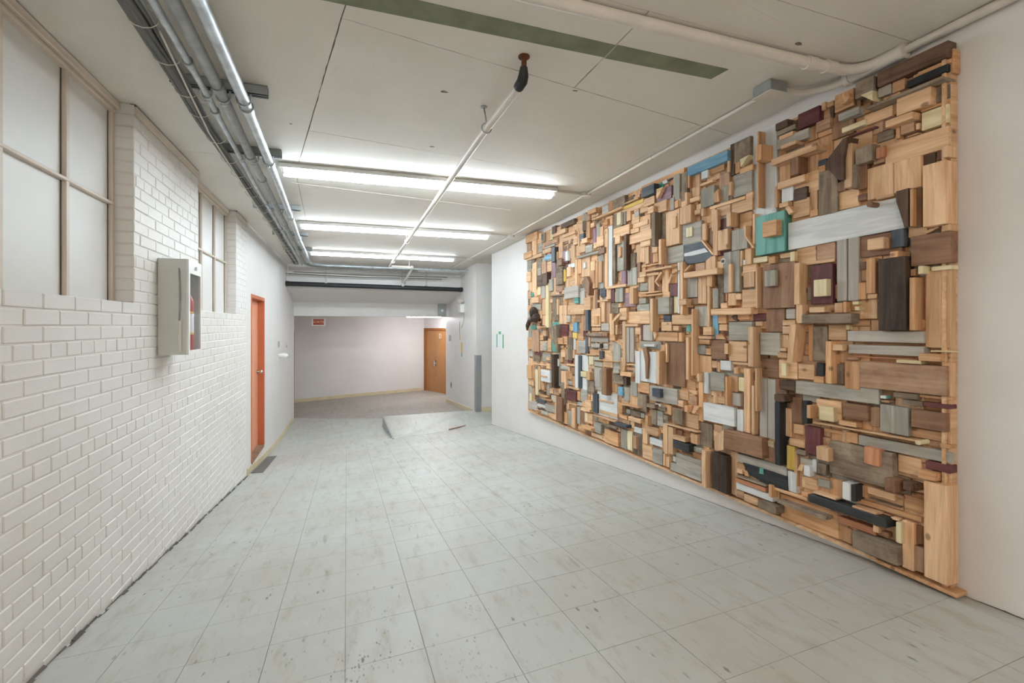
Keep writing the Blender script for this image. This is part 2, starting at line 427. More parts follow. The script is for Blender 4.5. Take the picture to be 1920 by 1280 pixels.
def dwp(t, off, z): p = BKR + dn * t + side * off; return Vector((p.x, p.y, z))
def dbox(t0, t1, o0, o1, z0, z1):
    m_ = MB(); m_.prism([dwp(t0, o0, z0), dwp(t1, o0, z0), dwp(t1, o1, z0), dwp(t0, o1, z0)], (0, 0, z1 - z0)); return m_
m_ = dbox(-.1, 1.55, .09, .3, -.1, ZC + .4); m2 = dbox(-.1, 1.55, 0, .09, ZC - .115, ZC + .4); m_.add(m2.v, m2.f)
m3 = dbox(1.42, 1.9, 0, .2, -.1, ZC + .4); m_.add(m3.v, m3.f)
o = m_.build('wall_door', M['wall'], None, (0, 0, 0)); tag(o, kind='structure')

# baseboards
def baseboard(name, pts, h, th, nrm):
    mb = MB(); nv = Vector((*nrm, 0)) * th
    for a, b_ in zip(pts, pts[1:]):
        pa = Vector((a[0], a[1], fz(*a) - .01)); pb = Vector((b_[0], b_[1], fz(*b_) - .01)); up = Vector((0, 0, h + .01))
        mb.add([pa, pb, pb + up, pa + up, pa + nv, pb + nv, pb + up * .97 + nv, pa + up * .97 + nv], [(0,3,2,1),(4,5,6,7),(3,7,6,2),(0,4,7,3),(1,2,6,5),(0,1,5,4)])
    return tag(mb.build(name, M['base'], None, (0, 0, 0)), kind='structure')
XF = XL - .004
baseboard('baseboard_left', [(XF, 6.12 + .26 * i) for i in range(20)], .085, .008, (1, 0))
bdir = (BKR - BKL).normalized()
baseboard('baseboard_back', [(BKL.x + bdir.x * 4.9 * i / 8, BKL.y + bdir.y * 4.9 * i / 8) for i in range(9)], .085, .01, (0, -1))
baseboard('baseboard_right', [(PX0, 8.9 + .44 * i) for i in range(7)], .085, .008, (-1, 0))
mb = MB(); mb.box((PX0 + .09, 8.65, ZC - 1.66), (4.4, 8.66, ZC - 1.56)); tag(mb.build('baseboard_landing', M['base'], None, (0, 0, 0)), kind='structure')
# dirty open gap where the walls meet the floor
def gap(name, X, y0, y1, s, k=1.0):
    mb = MB(); y = y0
    while y < y1:
        st = random.uniform(.03, .09); h = random.uniform(.004, .018) * k; w = random.uniform(.004, .02) * k
        z = fz(X, y) - .004; z2 = fz(X, y + st) - .004
        mb.add([(X, y, z), (X, y + st, z2), (X, y + st, z2 + h), (X, y, z + h * .6), (X + s * w, y, z + .006), (X + s * w, y + st, z2 + .006)], [(0,1,2,3),(3,2,5,4),(0,4,5,1),(0,3,4),(1,5,2)])
        y += st
    return tag(mb.build(name, M['dirt'], None, (0, 0, 0)), kind='structure')
gap('trim_1', XL + .001, .5, 6.08, 1)
gap('trim_2', XR, -.5, 7.46, -1, .35)

# painted bricks of the left wall
CO, ST, HD = .0637, .2215, .11075
def brick_list():
    out = []
    rows = range(math.floor(-1.52 / CO) - 4, math.floor(CE / CO) + 1)
    for rI in rows:
        z0 = rI * CO; z1 = min(z0 + CO, CE - .001)
        hdr = (rI + 2) % 7 == 0
        stp = HD if hdr else ST
        ph = (2.208 if hdr else (2.268 if rI % 2 else 2.377))
        k = math.floor((.2 - ph) / stp)
        while True:
            a = ph + k * stp; k += 1; b_ = a + stp
            if a > 6.09: break
            a = max(a, .1); b_ = min(b_, 6.098)
            segs = [(a, b_)]
            if z0 > .12:
                for wa, wb in WIN:
                    ns = []
                    for s0, s1 in segs:
                        if s1 <= wa or s0 >= wb: ns.append((s0, s1)); continue
                        if s0 < wa: ns.append((s0, wa))
                        if s1 > wb: ns.append((wb, s1))
                    segs = ns
            for s0, s1 in segs:
                if s1 - s0 < .02: continue
                zb = fz(XL, (s0 + s1) / 2) - ZC + .012
                if z1 < zb + .012: continue
                out.append((s0, s1, max(z0, zb), z1))
    return out
bricks = []
for s0, s1, z0, z1 in brick_list():
    q = pix(XL, (s0 + s1) / 2, (z0 + z1) / 2 + ZC); s = 0
    if q and -60 < q[0] < 1980 and -60 < q[1] < 1340: s = (s1 - s0) * (z1 - z0) / q[2] ** 3
    bricks.append((s, s0, s1, z0, z1))
bricks.sort(key=lambda t: -t[0])
cache = {}; restb = MB(); JT = .0024
for k, (s, s0, s1, z0, z1) in enumerate(bricks):
    dp = .1 if any(abs(s0 - wb) < .002 or abs(s1 - wa) < .002 for wa, wb in WIN) else .02
    L = s1 - s0 - 2 * JT; H = z1 - z0 - 2 * JT
    key = (round(L, 3), round(H, 3), dp)
    lo = Vector((-dp, -L / 2, -H / 2)); hi = Vector((0, L / 2, H / 2))
    w = Vector((XL + random.uniform(-.0022, .0012), (s0 + s1) / 2, (z0 + z1) / 2 + ZC))
    if k < 296 and s > 0:
        if key not in cache:
            me = bpy.data.meshes.new('brick'); vs, fs = chamfer(lo, hi, .0038); me.from_pydata(vs, [], fs); cache[key] = me
        o = link_mesh('brick', cache[key], M['brick'], wl, w)
        o.rotation_euler = (random.uniform(-.008, .008), random.uniform(-.012, .012), random.uniform(-.006, .006))
    else:
        vs, fs = chamfer(lo, hi, .004); restb.add([Vector(v) + w for v in vs], fs)
o = restb.build('brickwork', M['brick'], wl); tag(o, kind='stuff')

# blocked windows: painted infill panels with cream bars
for wi, (wa, wb) in enumerate(WIN):
    root = empty('window_%d' % (wi + 1), (XL - .09, (wa + wb) / 2, SILL), kind='structure')
    PXp = XL - .105; n3 = 3; stp = (wb - wa - .03) / n3; zm = .652 + ZC
    for k in range(n3):
        for (z0, z1) in ((SILL - .01, zm), (zm, ZCE)):
            mb = MB(); mb.box((PXp - .02, wa + .015 + k * stp + .002, z0 + .002), (PXp, wa + .015 + (k + 1) * stp - .002, z1 - .002)); mb.build('pane', M['panelw'], root)
    for k in range(n3 + 1):
        y = wa + .015 + k * stp
        mb = MB(); mb.box((PXp, y - .014, SILL - .01), (PXp + .02, y + .014, ZCE - .03), .003); mb.build('mullion', M['trim'], root)
        if k > 0: mb = MB(); mb.box((PXp, y - .02, SILL), (PXp + .003, y - .0145, ZCE - .04)); mb.build('open_joint', M['dirt'], root)
    mb = MB(); mb.box((PXp, wa + .003, zm - .008), (PXp + .023, wb - .003, zm + .008), .003); mb.build('crossbar', M['trim'], root)
    mb = MB(); mb.box((PXp - .02, wa + .002, ZCE - .045), (PXp + .045, wb - .002, ZCE - .006), .004); mb.box((PXp - .02, wa + .002, ZCE - .065), (PXp + .028, wb - .002, ZCE - .045), .004); mb.build('head_trim', M['trim'], root)
for k, (a, b_) in enumerate(((3.075, 4.23), (5.556, 6.10))):
    mb = MB(); mb.box((XL - .005, a, ZCE - .06), (XL + .012, b_, ZCE - .012), .003); tag(mb.build('trim_%d' % (k + 3), M['trim'], None, (XL, a, ZCE - .04)), kind='structure')
    mb = MB(); mb.box((XL - .02, a, ZCE - .014), (XL + .004, b_, ZCE - .001)); tag(mb.build('trim_%d' % (k + 5), M['dirt'], None, (XL, a, ZCE)), kind='structure')
# ------------------------------------------------------------------ fluorescent fixtures
def fixture(cx, cy, L, rot, label, tubemat, zc=None, group='fluorescent ceiling fixtures'):
    zt = ZCE if zc is None else zc
    root = empty('fluorescent_light', (cx, cy, zt), label, 'light', group)
    root.rotation_euler.z = rot
    R = Matrix.Rotation(rot, 4, 'Z')
    def part(mb, name, mat, par=root):
        o = mb.build(name, mat, None, (0, 0, 0)); o.parent = par; o.location = (0, 0, 0); WL[o] = WL[root]; return o
    h = L / 2
    mb = MB(); mb.box((-h, -.06, -.035), (h, .06, -.0015), .004); hs = part(mb, 'housing', M['white'])
    mb = MB(); mb.prism([(-h + .01, -.075, -.039), (-h + .01, -.03, -.0355), (-h + .01, .03, -.0355), (-h + .01, .075, -.039), (-h + .01, .075, -.041), (-h + .01, -.075, -.041)], (L - .02, 0, 0)); part(mb, 'reflector', M['white'])
    for s in (-1, 1):
        mb = MB(); mb.cyl((-h + .045, s * .042, -.06), (h - .045, s * .042, -.06), .0165, 16); t = part(mb, 'tube', tubemat)
        for e in (-1, 1):
            mb = MB(); mb.box((e * (h - .045), s * .042 - .014, -.079), (e * (h - .02), s * .042 + .014, -.0415), .004); part(mb, 'lampholder', M['white'])
    return root
FX = [(-.474, 1.735, 3.80, 'long fluorescent fixture nearest the camera, behind the white sprinkler pipe', -.048),
      (-.522, 1.755, 5.85, 'middle fluorescent fixture of the three on the ceiling', -.04),
      (-.56, 1.785, 8.02, 'farthest fluorescent fixture above the pipe elbow', 0.0)]
for x0, x1, y, lb, rt in FX: fixture((x0 + x1) / 2, y, x1 - x0, rt, lb, M['tubelit'])
fixture(-.05, -1.2, 1.7, 0, 'added unseen fill fixture behind the camera near the entry wall', M['tubefill'])  # unseen fixture, added to brighten the near half of the corridor
fixture(1.95, 12.6, 1.0, 0.02, 'short fluorescent fixture on the low alcove ceiling', M['tubealc'], ZC + .31)

# ------------------------------------------------------------------ pipes and conduits
def pipe(name, path, r, mat, label, cat, couplings=(), cr=1.18, cl=.05, n=14, cmat=None, group=None):
    P = [Vector(p) for p in path]
    mb = MB(); mb.tube(P, r, n); root = mb.build(name, mat, None, P[0]); tag(root, label, cat, group)
    for c in couplings:      # fraction along the longest leg
        i, t = c; a, b_ = P[i], P[i + 1]; d = (b_ - a).normalized(); p = a.lerp(b_, t)
        mb = MB(); mb.tube([p - d * cl / 2, p + d * cl / 2], r * cr, n); q = mb.build('coupling', cmat or mat, root, p)
        mb = MB(); mb.tube([p - d * (cl / 2 + .006), p - d * (cl / 2 - .004)], r * cr * 1.08, n); mb.build('coupling_ring', M['galvd'] if mat in (M['galv'], M['galvd']) else mat, root, p)
    return root
def arc(a, b_, c, n=5):
    a, b_, c = Vector(a), Vector(b_), Vector(c); return [a * (1 - t) ** 2 + b_ * 2 * t * (1 - t) + c * t * t for t in [i / n for i in range(n + 1)]]
z = 1.125 + ZC
c1 = [(-.478, .2, z), (-.482, 2.61, z), (-.513, 4.2, z), (-.58, 6.5, z), (-.615, 8.6, z)] + arc((-.62, 8.9, z), (-.63, 9.3, z), (-.3, 9.32, z)) + [(2.36, 9.28, z)]
pipe('steel_conduit', c1, .027, M['galv'], 'bright galvanized conduit, thickest and nearest the lights', 'conduit', [(1, .08), (1, .62), (2, .5), (3, .4), (10, .3), (10, .7)])
c2 = [(-.553, .2, z), (-.571, 2.587, z), (-.603, 3.58, z), (-.632, 5.1, z), (-.70, 8.2, z)] + arc((-.705, 8.9, z - .01), (-.72, 9.45, z - .01), (-.4, 9.5, z - .01)) + [(1.35, 9.46, z - .01)]
pipe('steel_conduit', c2, .025, M['galvd'], 'dull grey conduit between the bright thick one and the thin one', 'conduit', [(0, .98), (1, .93), (2, .3), (3, .2), (10, .4)])
c3 = [(-.618, .2, z), (-.638, 2.587, z), (-.65, 2.85, z), (-.688, 4.2, z), (-.72, 6.2, z), (-.76, 9.2, z - .02)]
pipe('steel_conduit', c3, .015, M['galv'], 'thin galvanized conduit beside the black cable bundle', 'conduit', [(0, .9), (1, .95), (3, .3), (3, .9)], 1.3, .04)
mb = MB()
far = [((-.5, 9.62, z - .06), (2.35, 9.6, z - .06), .012), ((-.95, 9.7, z - .1), (2.0, 9.72, z - .1), .009), ((-1.08, 9.76, z - .13), (1.9, 9.8, z - .14), .009)]
for k, (a, b_, r) in enumerate(far):
    am = Vector(a).lerp(Vector(b_), .45) + Vector((0, 0, -.02 if k else 0))
    mb = MB(); mb.tube([a, am, b_], r, 8); o = mb.build('cross_cable', M['cableg'] if k == 0 else M['cable'], None, a)
    tag(o, ['grey conduit crossing under the far ceiling, closest to the lights', 'dark cable sagging across the far header wall, upper one', 'dark cable sagging across the far header wall, lowest one'][k], 'cable', 'cables across the far end')
# cable bundle
bundle = empty('cable_bundle', (-.73, 3, z), 'bundle of dark cables tied together along the left ceiling', 'cable bundle')
mid = [(-.70, .2), (-.708, 1.95), (-.718, 2.4), (-.742, 3.1), (-.76, 4.25), (-.79, 6.0), (-.83, 7.8), (-.86, 9.4)]
for k in range(9):
    ph = k * 2.3; pts = []
    for x, y in mid:
        a = ph + y * .5; pts.append((x + .032 * math.cos(a) * (1.0 if k % 2 else .6) - .01 * (k % 3), y, z + .025 + .02 * math.sin(a)))
    pts2 = []
    for a, b_ in zip(pts, pts[1:]):
        for t in range(4):
            p = Vector(a).lerp(Vector(b_), t / 4); p.z += random.uniform(-.004, .004); p.x += random.uniform(-.004, .004); pts2.append(p)
    pts2.append(Vector(pts[-1]))
    mb = MB(); mb.tube(pts2, random.uniform(.007, .0115), 7); mb.build('cable', M['cable'] if k % 3 else M['cableg'], bundle)
y = 1.5
while y < 9:
    x = -.70 - .02 * (y - 2)
    for (a, xx), (b_, xb) in zip([(q[1], q[0]) for q in mid], [(q[1], q[0]) for q in mid[1:]]):
        if a <= y <= b_: x = xx + (xb - xx) * (y - a) / (b_ - a)
    mb = MB(); ring = [(x - .005 + .052 * math.cos(t * math.pi / 6), y, z + .026 + .038 * math.sin(t * math.pi / 6)) for t in range(13)]
    mb.tube(ring, .0022, 5, False); mb.build('cable_tie', M['pipew'], bundle); y += random.uniform(.22, .4)
wpts = [onZ(*q, 1.11) for q in [(300, 60), (392, 249), (480, 385), (533, 463)]] + [Vector((-1.0, 9.3, 1.08 + ZC)), Vector((-1.06, 9.8, .98 + ZC))]
mb = MB(); mb.tube(wpts, .0045, 6); tag(mb.build('loose_wire', M['pipew'], None, wpts[0]), 'thin white wire hanging loose left of the cable bundle', 'wire')
# steel channels carrying the conduits
for (x0, x1, yy, lb, mt) in [(-.79, -.375, 2.64, 'steel strut channel nearest the camera under the conduits', 'strut'), (-.79, -.42, 3.55, 'steel strut channel beside the end of the nearest light', 'strut'),
                         (-.86, -.435, 5.13, 'pale blue-grey strut channel between the first two lights', 'galv'), (-.88, -.47, 6.55, 'steel strut channel just past the middle light', 'strut'), (-.9, -.5, 7.8, 'steel strut channel by the farthest light', 'strut')]:
    root = empty('strut_channel', ((x0 + x1) / 2, yy, ZCE), lb, 'bracket', 'strut channels under the ceiling')
    mb = MB()
    for a, b_ in (((x0, yy - .02, ZCE - .05), (x1, yy - .017, ZCE)), ((x0, yy + .017, ZCE - .05), (x1, yy + .02, ZCE)), ((x0, yy - .02, ZCE - .003), (x1, yy + .02, ZCE - .0005)), ((x0, yy - .02, ZCE - .05), (x1, yy - .011, ZCE - .046)), ((x0, yy + .011, ZCE - .05), (x1, yy + .02, ZCE - .046))): mb.box(a, b_)
    mb.build('channel', M[mt], root)
    for (cx, r) in ((-.483 - .024 * (yy - 2.6), .031), (-.571 - .022 * (yy - 2.6), .029), (-.64 - .022 * (yy - 2.6), .019)):
        mb = MB(); mb.tube([(cx + r * math.cos(t), yy, z + r * math.sin(t)) for t in [math.pi + i * math.pi / 6 for i in range(7)]], .004, 6); mb.box((cx - r - .004, yy - .008, z), (cx - r + .004, yy + .008, ZCE - .046)); mb.box((cx + r - .004, yy - .008, z), (cx + r + .004, yy + .008, ZCE - .046))
        mb.cyl((cx - .012, yy, z - r - .012), (cx + .012, yy, z - r - .012), .004, 6); mb.build('pipe_clamp', M['galv'], root)

# sprinkler line
zs = 1.102 + ZC
sp = [(.748, 2.0, zs), (.735, 2.6, zs), (.75, 8.86, zs)]
root = pipe('sprinkler_pipe', sp, .021, M['pipew'], 'white sprinkler pipe running down the middle of the ceiling', 'pipe', [(1, .72), (1, .9)], 1.25, .06)
mb = MB(); mb.tube([(.747, 1.95, zs + .055), (.747, 1.955, zs + .02), (.7475, 1.972, zs + .003), (.748, 2.02, zs)], [.017, .023, .025, .024], 14); mb.build('elbow', M['black'], root)
mb = MB(); mb.tube([(.747, 1.948, zs + .03), (.747, 1.948, ZCE)], .012, 12); mb.tube([(.747, 1.948, ZCE - .006), (.747, 1.948, ZCE - .0005)], .026, 14); mb.build('flange', M['rust'], root)
mb = MB(); mb.tube([(.75, 8.84, zs)] + arc((.75, 8.86, zs), (.76, 8.88, zs), (.79, 8.88, zs), 3) + [(1.17, 8.88, zs)], .022, 12); mb.build('cross_run', M['pipew'], root)
mb = MB(); mb.tube([(1.14, 8.88, zs), (1.175, 8.88, zs)], .032, 12); mb.tube([(1.17, 8.88, zs), (1.16, 9.3, zs - .06), (1.09, 9.72, .86 + ZC)], .021, 12); mb.tube([(1.09, 9.70, .88 + ZC), (1.08, 9.75, .80 + ZC)], .03, 10); mb.build('branch', M['pipew'], root)
for (x, y, xt) in [(.735, 2.5, .71), (.74, 6.2, .72), (.745, 7.9, .74), (1.1, 8.86, 1.1)]:
    mb = MB(); mb.tube([(x + .028 * math.cos(t), y, zs + .028 * math.sin(t)) for t in [math.pi * (.5 + .17 * i) for i in range(10)]], .004, 6)
    mb.tube([(x, y, zs + .028), (xt, y - .03, ZCE)], .005, 6); mb.tube([(xt, y - .03, ZCE - .004), (xt, y - .03, ZCE - .0005)], .018, 10); mb.build('hanger', M['galvd'] if y < 3 else M['pipew'], root)

# black drain pipe in front of the header
root = pipe('drain_pipe', [(XL + .001, 9.75, .805 + ZC), (2.335, 9.75, .775 + ZC)], .045, M['black'], 'thick black pipe spanning the corridor below the far ceiling', 'pipe', [(0, .01), (0, .99)], 1.1, .05)
for px_ in (611, 753.6, 759, 799):
    p = onY(px_, 538, 9.75); mb = MB(); mb.tube([(p.x, 9.75, .84 + ZC), (p.x, 9.75, ZCE)], .005, 6); mb.tube([(p.x + .012, 9.75, .84 + ZC), (p.x + .012, 9.75, ZCE)], .004, 6); mb.box((p.x - .02, 9.71, .828 + ZC), (p.x + .03, 9.79, .846 + ZC)); mb.build('hanger_rod', M['galvd'], root)

# white conduit along the right of the ceiling with boxes feeding the lights
zz = ZCE - .014
root = pipe('ceiling_conduit', [(2.03, 1.84, zz), (2.045, 3.77, zz), (2.047, 5.82, zz), (2.05, 9.95, zz)], .011, M['pipew'], 'thin white-painted conduit along the right side of the ceiling', 'conduit', [(0, .5), (1, .5)], 1.25, .04)
for x, y, fx in [(2.044, 3.77, 1.735), (2.047, 5.82, 1.755), (2.048, 8.02, 1.785)]:
    mb = MB(); mb.tube([(x, y, ZCE - .032), (x, y, ZCE - .0005)], .05, 20); mb.build('junction_box', M['pipew'], root)
    mb = MB(); mb.tube([(x, y, ZCE - .04), (x, y, ZCE - .032)], [.042, .055], 20); mb.build('box_cover', M['white'], root)
    mb = MB(); mb.tube([(x - .05, y, zz), (fx, y - .015, zz)], .009, 8); mb.build('feed', M['pipew'], root)
# steel box at the near end, with its bent conduit
bx0 = onZ(1443, 163, 1.165)
root = empty('electrical_box', (1.995, 1.77, ZCE), 'square steel electrical box where the thin ceiling conduit ends', 'electrical box')
mb = MB(); mb.box((1.94, 1.715, ZCE - .055), (2.05, 1.825, ZCE - .0005), .004); mb.build('box', M['galvd'], root)
mb = MB(); mb.box((1.937, 1.712, ZCE - .06), (2.053, 1.828, ZCE - .055), .002); mb.build('cover', M['pipew'], root)
mb = MB(); mb.tube([(2.05, 1.755, ZCE - .03)] + arc((2.09, 1.745, ZCE - .03), (2.2, 1.74, ZCE - .032), (2.235, 1.62, ZCE - .034), 7) + [(2.245, 1.5, ZCE - .035)], .017, 12); mb.build('bent_conduit', M['pipew'], root)
# thick white pipe crossing the ceiling into the corner, with its run along the wall
zp = ZCE - .026
root = pipe('corner_pipe', [(-.1, 1.56, zp), (1.9, 1.53, zp)] + arc((2.12, 1.52, zp), (2.225, 1.515, zp), (2.248, 1.42, zp), 5), .024, M['pipew'], 'thick white-painted pipe crossing the ceiling near the camera', 'pipe', [(1, .3), (1, .8)], 1.15, .05)
mb = MB(); mb.tube([(2.252, 1.56, zp), (2.252, 1.33, zp)], .03, 14); mb.build('tee', M['pipew'], root)
mb = MB(); mb.tube([(2.262, 1.34, ZCE - .02), (2.266, -2.9, ZCE - .02)], .018, 12); mb.build('wall_run', M['pipew'], root)
for yy in (1.33, 1.56): mb = MB(); mb.tube([(2.252, yy - .012, zp), (2.252, yy + .012, zp)], .034, 14); mb.build('collar', M['pipew'], root)

# ------------------------------------------------------------------ fire extinguisher cabinet on the brick
Y0, Y1, XB, XF_ = 3.40, 3.67, XL + .002, -.924; ZA, ZB = -.178 + ZC, .415 + ZC
cab = empty('extinguisher_cabinet', (XB, (Y0 + Y1) / 2, ZA), 'grey metal fire cabinet with glass door on the white brick wall', 'cabinet')
t = .006; mb = MB()
mb.box((XB, Y0, ZA), (XF_ - .012, Y0 + t, ZB)); mb.box((XB, Y1 - t, ZA), (XF_ - .012, Y1, ZB)); mb.box((XB, Y0 + t, ZA), (XF_ - .012, Y1 - t, ZA + t)); mb.box((XB, Y0 + t, ZB - t), (XF_ - .012, Y1 - t, ZB)); mb.box((XB, Y0 + t, ZA + t), (XB + t, Y1 - t, ZB - t)); mb.build('body', M['cab'], cab)
dz0, dz1, dy0, dy1 = ZA + .025, ZB - .085, Y0 + .028, Y1 - .022
dr = MB()
dr.box((XF_ - .012, Y0, ZA), (XF_, dy0, ZB)); dr.box((XF_ - .012, dy1, ZA), (XF_, Y1, ZB)); dr.box((XF_ - .012, dy0, ZA), (XF_, dy1, dz0)); dr.box((XF_ - .012, dy0, dz1), (XF_, dy1, ZB))
door = dr.build('door', M['white'], cab)
mb = MB(); mb.box((XF_ - .008, dy0, dz0), (XF_ - .005, dy1, dz1)); mb.build('glass_pane', M['glass'], door)
mb = MB(); mb.cyl((XF_, (Y0 + Y1) / 2, ZB - .045), (XF_ + .008, (Y0 + Y1) / 2, ZB - .045), .012, 14); mb.build('lock', M['chrome'], door)
mb = MB(); mb.box((XB + .108, Y0 - .012, ZA + .02), (XB + .124, Y0 - .002, ZA + .21), .003); mb.build('glass_breaker_bar', M['pipew'], cab)
ch = MB()
for k in range(34):
    zc_ = ZA + .215 + k * .0095; cx = XB + .113 + .004 * math.sin(k * .1)
    if k % 2: ch.tube([(cx + .005 * math.cos(a * math.pi / 4), Y0 - .006, zc_ + .007 * math.sin(a * math.pi / 4)) for a in range(9)], .0013, 4, False)
    else: ch.tube([(cx, Y0 - .006 + .005 * math.cos(a * math.pi / 4), zc_ + .007 * math.sin(a * math.pi / 4)) for a in range(9)], .0013, 4, False)
ch.build('chain', M['galvd'], cab)
for zc_ in (ZA + .1, ZB - .1): mb = MB(); mb.cyl((XB + .055, Y0 - .002, zc_), (XB + .055, Y0 + .001, zc_), .004, 8); mb.build('rivet', M['cab'], cab)
ext = empty('fire_extinguisher', (-.983, 3.56, ZA + .008), 'red fire extinguisher standing inside the grey cabinet', 'extinguisher')
ex, ey, ez = -.983, 3.56, ZA + .008
mb = MB(); mb.tube([(ex, ey, ez), (ex, ey, ez + .01), (ex, ey, ez + .33), (ex, ey, ez + .37), (ex, ey, ez + .39)], [.036, .042, .042, .028, .014], 24); mb.build('cylinder', M['red'], ext)
mb = MB(); mb.tube([(ex, ey, ez + .12), (ex, ey, ez + .25)], .0426, 24, False); mb.build('instruction_label', M['paper'], ext)
for zq in (.115, .252): mb = MB(); mb.tube([(ex, ey, ez + zq), (ex, ey, ez + zq + .012)], .0429, 24, False); mb.build('label_band', M['yellow'], ext)
mb = MB(); mb.tube([(ex, ey, ez + .385), (ex, ey, ez + .43)], .014, 12); mb.box((ex - .008, ey - .06, ez + .43), (ex + .008, ey + .02, ez + .44)); mb.box((ex - .008, ey - .055, ez + .455), (ex + .008, ey + .02, ez + .462)); mb.box((ex - .006, ey - .01, ez + .43), (ex + .006, ey + .015, ez + .46)); mb.build('valve_handle', M['black'], ext)
mb = MB(); mb.tube(arc((ex, ey + .012, ez + .42), (ex, ey + .1, ez + .44), (ex - .02, ey + .058, ez + .25), 8) + [(ex - .02, ey + .058, ez + .06)], .009, 8); mb.build('hose', M['black'], ext)
mb = MB(); mb.box((ex + .02, ey - .05, ez + .36), (ex + .023, ey - .02, ez + .44)); mb.build('inspection_tag', M['greentape'], ext)

# ------------------------------------------------------------------ orange door
DZ0, DZ1 = ZC - 1.65, .39 + ZC
d1 = empty('door_1', (XL - .1, 6.85, DZ0), kind='structure')
mb = MB()
mb.box((XL - .16, 6.37, DZ0), (XL + .004, 6.395, DZ1), .002); mb.box((XL - .16, 7.285, DZ0), (XL + .004, 7.33, DZ1), .002); mb.box((XL - .16, 6.395, DZ1 - .045), (XL + .004, 7.285, DZ1), .002)
mb.build('door_frame', M['orange2'], d1)
mb = MB(); mb.box((XL - .115, 6.397, DZ0 + .008), (XL - .075, 7.283, DZ1 - .047), .002); lf = mb.build('door_leaf', M['orange'], d1)
kx = XL - .075; ky, kz = 7.21, ZC - .63
mb = MB(); mb.tube([(kx, ky, kz), (kx + .008, ky, kz)], .032, 18); mb.tube([(kx + .008, ky, kz), (kx + .035, ky, kz), (kx + .045, ky, kz), (kx + .062, ky, kz), (kx + .07, ky, kz)], [.012, .012, .026, .028, .018], 18); mb.build('door_knob', M['chrome'], lf)
mb = MB(); mb.box((kx, 6.62, ZC - .06), (kx + .004, 6.72, ZC + .0), .001); mb.build('door_plate', M['strut'], lf)
mb = MB(); mb.box((XL - .16, 6.397, DZ0 - .03), (XL + .006, 7.28, DZ0), .003); mb.build('threshold', M['sill'], d1)

# ------------------------------------------------------------------ ochre double door at the far end
d2c = dwp(.72, .02, ZC - 2.0)
d2 = empty('door_2', d2c, kind='structure')
zt = ZC - .12; zb0 = ZC - 2.02
for (t0, t1) in ((.015, .075), (1.36, 1.42)): dbox(t0, t1, -.012, .09, zb0, zt + .06).build('door_frame', M['browndoor2'], d2)
dbox(.075, 1.36, -.012, .09, zt, zt + .06).build('door_head', M['browndoor2'], d2)
for (t0, t1) in ((.08, .715), (.72, 1.355)): dbox(t0, t1, .03, .07, zb0 + .01, zt - .003).build('door_leaf', M['browndoor'], d2)
for (t0, t1) in ((.712, .7185),): dbox(t0, t1, .028, .035, zb0 + .01, zt - .003).build('astragal', M['steelguard'], d2)
for zz_ in (-1.03, -1.16): 
    p = dwp(.76, .03, ZC + zz_); q = dwp(.76, -.04, ZC + zz_); mb = MB(); mb.cyl(p, q, .03, 14); mb.build('door_knob', M['chrome'], d2)
p = dwp(.66, .028, ZC - 1.1); mb = MB(); mb.box(p + Vector((-.03, -.012, -.08)), p + Vector((.03, .0, .08)), .003); mb.build('lock_plate', M['chrome'], d2)
def text(body, size, loc, rot, mat, parent, name, ext_=.002):
    cu = bpy.data.curves.new(name, 'FONT'); cu.body = body; cu.size = size; cu.extrude = ext_; cu.align_x = 'CENTER'; cu.align_y = 'CENTER'
    to = bpy.data.objects.new(name + '_src', cu); COL.objects.link(to)
    dg = bpy.context.evaluated_depsgraph_get(); dg.update()
    me = bpy.data.meshes.new_from_object(to.evaluated_get(dg)); bpy.data.objects.remove(to)
    me.materials.clear(); o = link_mesh(name, me, mat, parent, loc); o.rotation_euler = rot; return o
ang = math.atan2(dn.y, dn.x)
p = dwp(1.0, .026, ZC - .3); text('D', .2, p, (math.pi / 2, 0, ang), M['paper'], d2, 'door_letter')

# ------------------------------------------------------------------ signs and wall fittings
sg = empty('exit_sign', (-.6, 11.5, ZC + .17), 'red illuminated exit sign lettered in French under the far beam', 'sign')
mb = MB(); mb.box((-.74, 11.5, .005 + ZC), (-.465, 11.56, .175 + ZC), .004); mb.build('sign_case', M['white'], sg)
mb = MB(); mb.box((-.718, 11.494, .026 + ZC), (-.487, 11.5, .155 + ZC)); fc = mb.build('sign_face', M['signred'], sg)
text('SORTIE', .078, Vector((-.6025, 11.493, .09 + ZC)), (math.pi / 2, 0, 0), M['signtxt'], fc, 'sign_letters')
mb = MB(); mb.box((-.62, 11.52, .175 + ZC), (-.585, 11.545, .309 + ZC)); mb.build('sign_mount', M['white'], sg)
el = empty('emergency_light', (PX0, 9.72, ZC + .33), 'white emergency light with two lamp heads high on the far right wall', 'emergency light')
mb = MB(); mb.box((PX0 - .09, 9.6, .28 + ZC), (PX0 - .001, 9.84, .46 + ZC), .008); mb.build('battery_case', M['white'], el)
for s in (-1, 1):
    mb = MB(); c = Vector((PX0 - .05, 9.72 + s * .08, .53 + ZC)); mb.tube([c + Vector((.02, 0, -.07)), c], .008, 8); mb.tube([c + Vector((.04, 0, 0)), c + Vector((.0, 0, 0)), c + Vector((-.05, s * .01, -.01))], [.02, .04, .05], 16); mb.build('lamp_head', M['pipew'], el)
mb = MB(); mb.tube(arc((PX0 - .006, 9.62, .30 + ZC), (PX0 - .006, 9.55, .1 + ZC), (PX0 - .006, 9.9, -.05 + ZC), 8), .004, 6); mb.build('cord', M['cableg'], el)
gb = empty('breaker_box', (2.21, 11.2, ZC + .26), 'small grey electrical panel on the beam beside the far right wall', 'electrical panel')
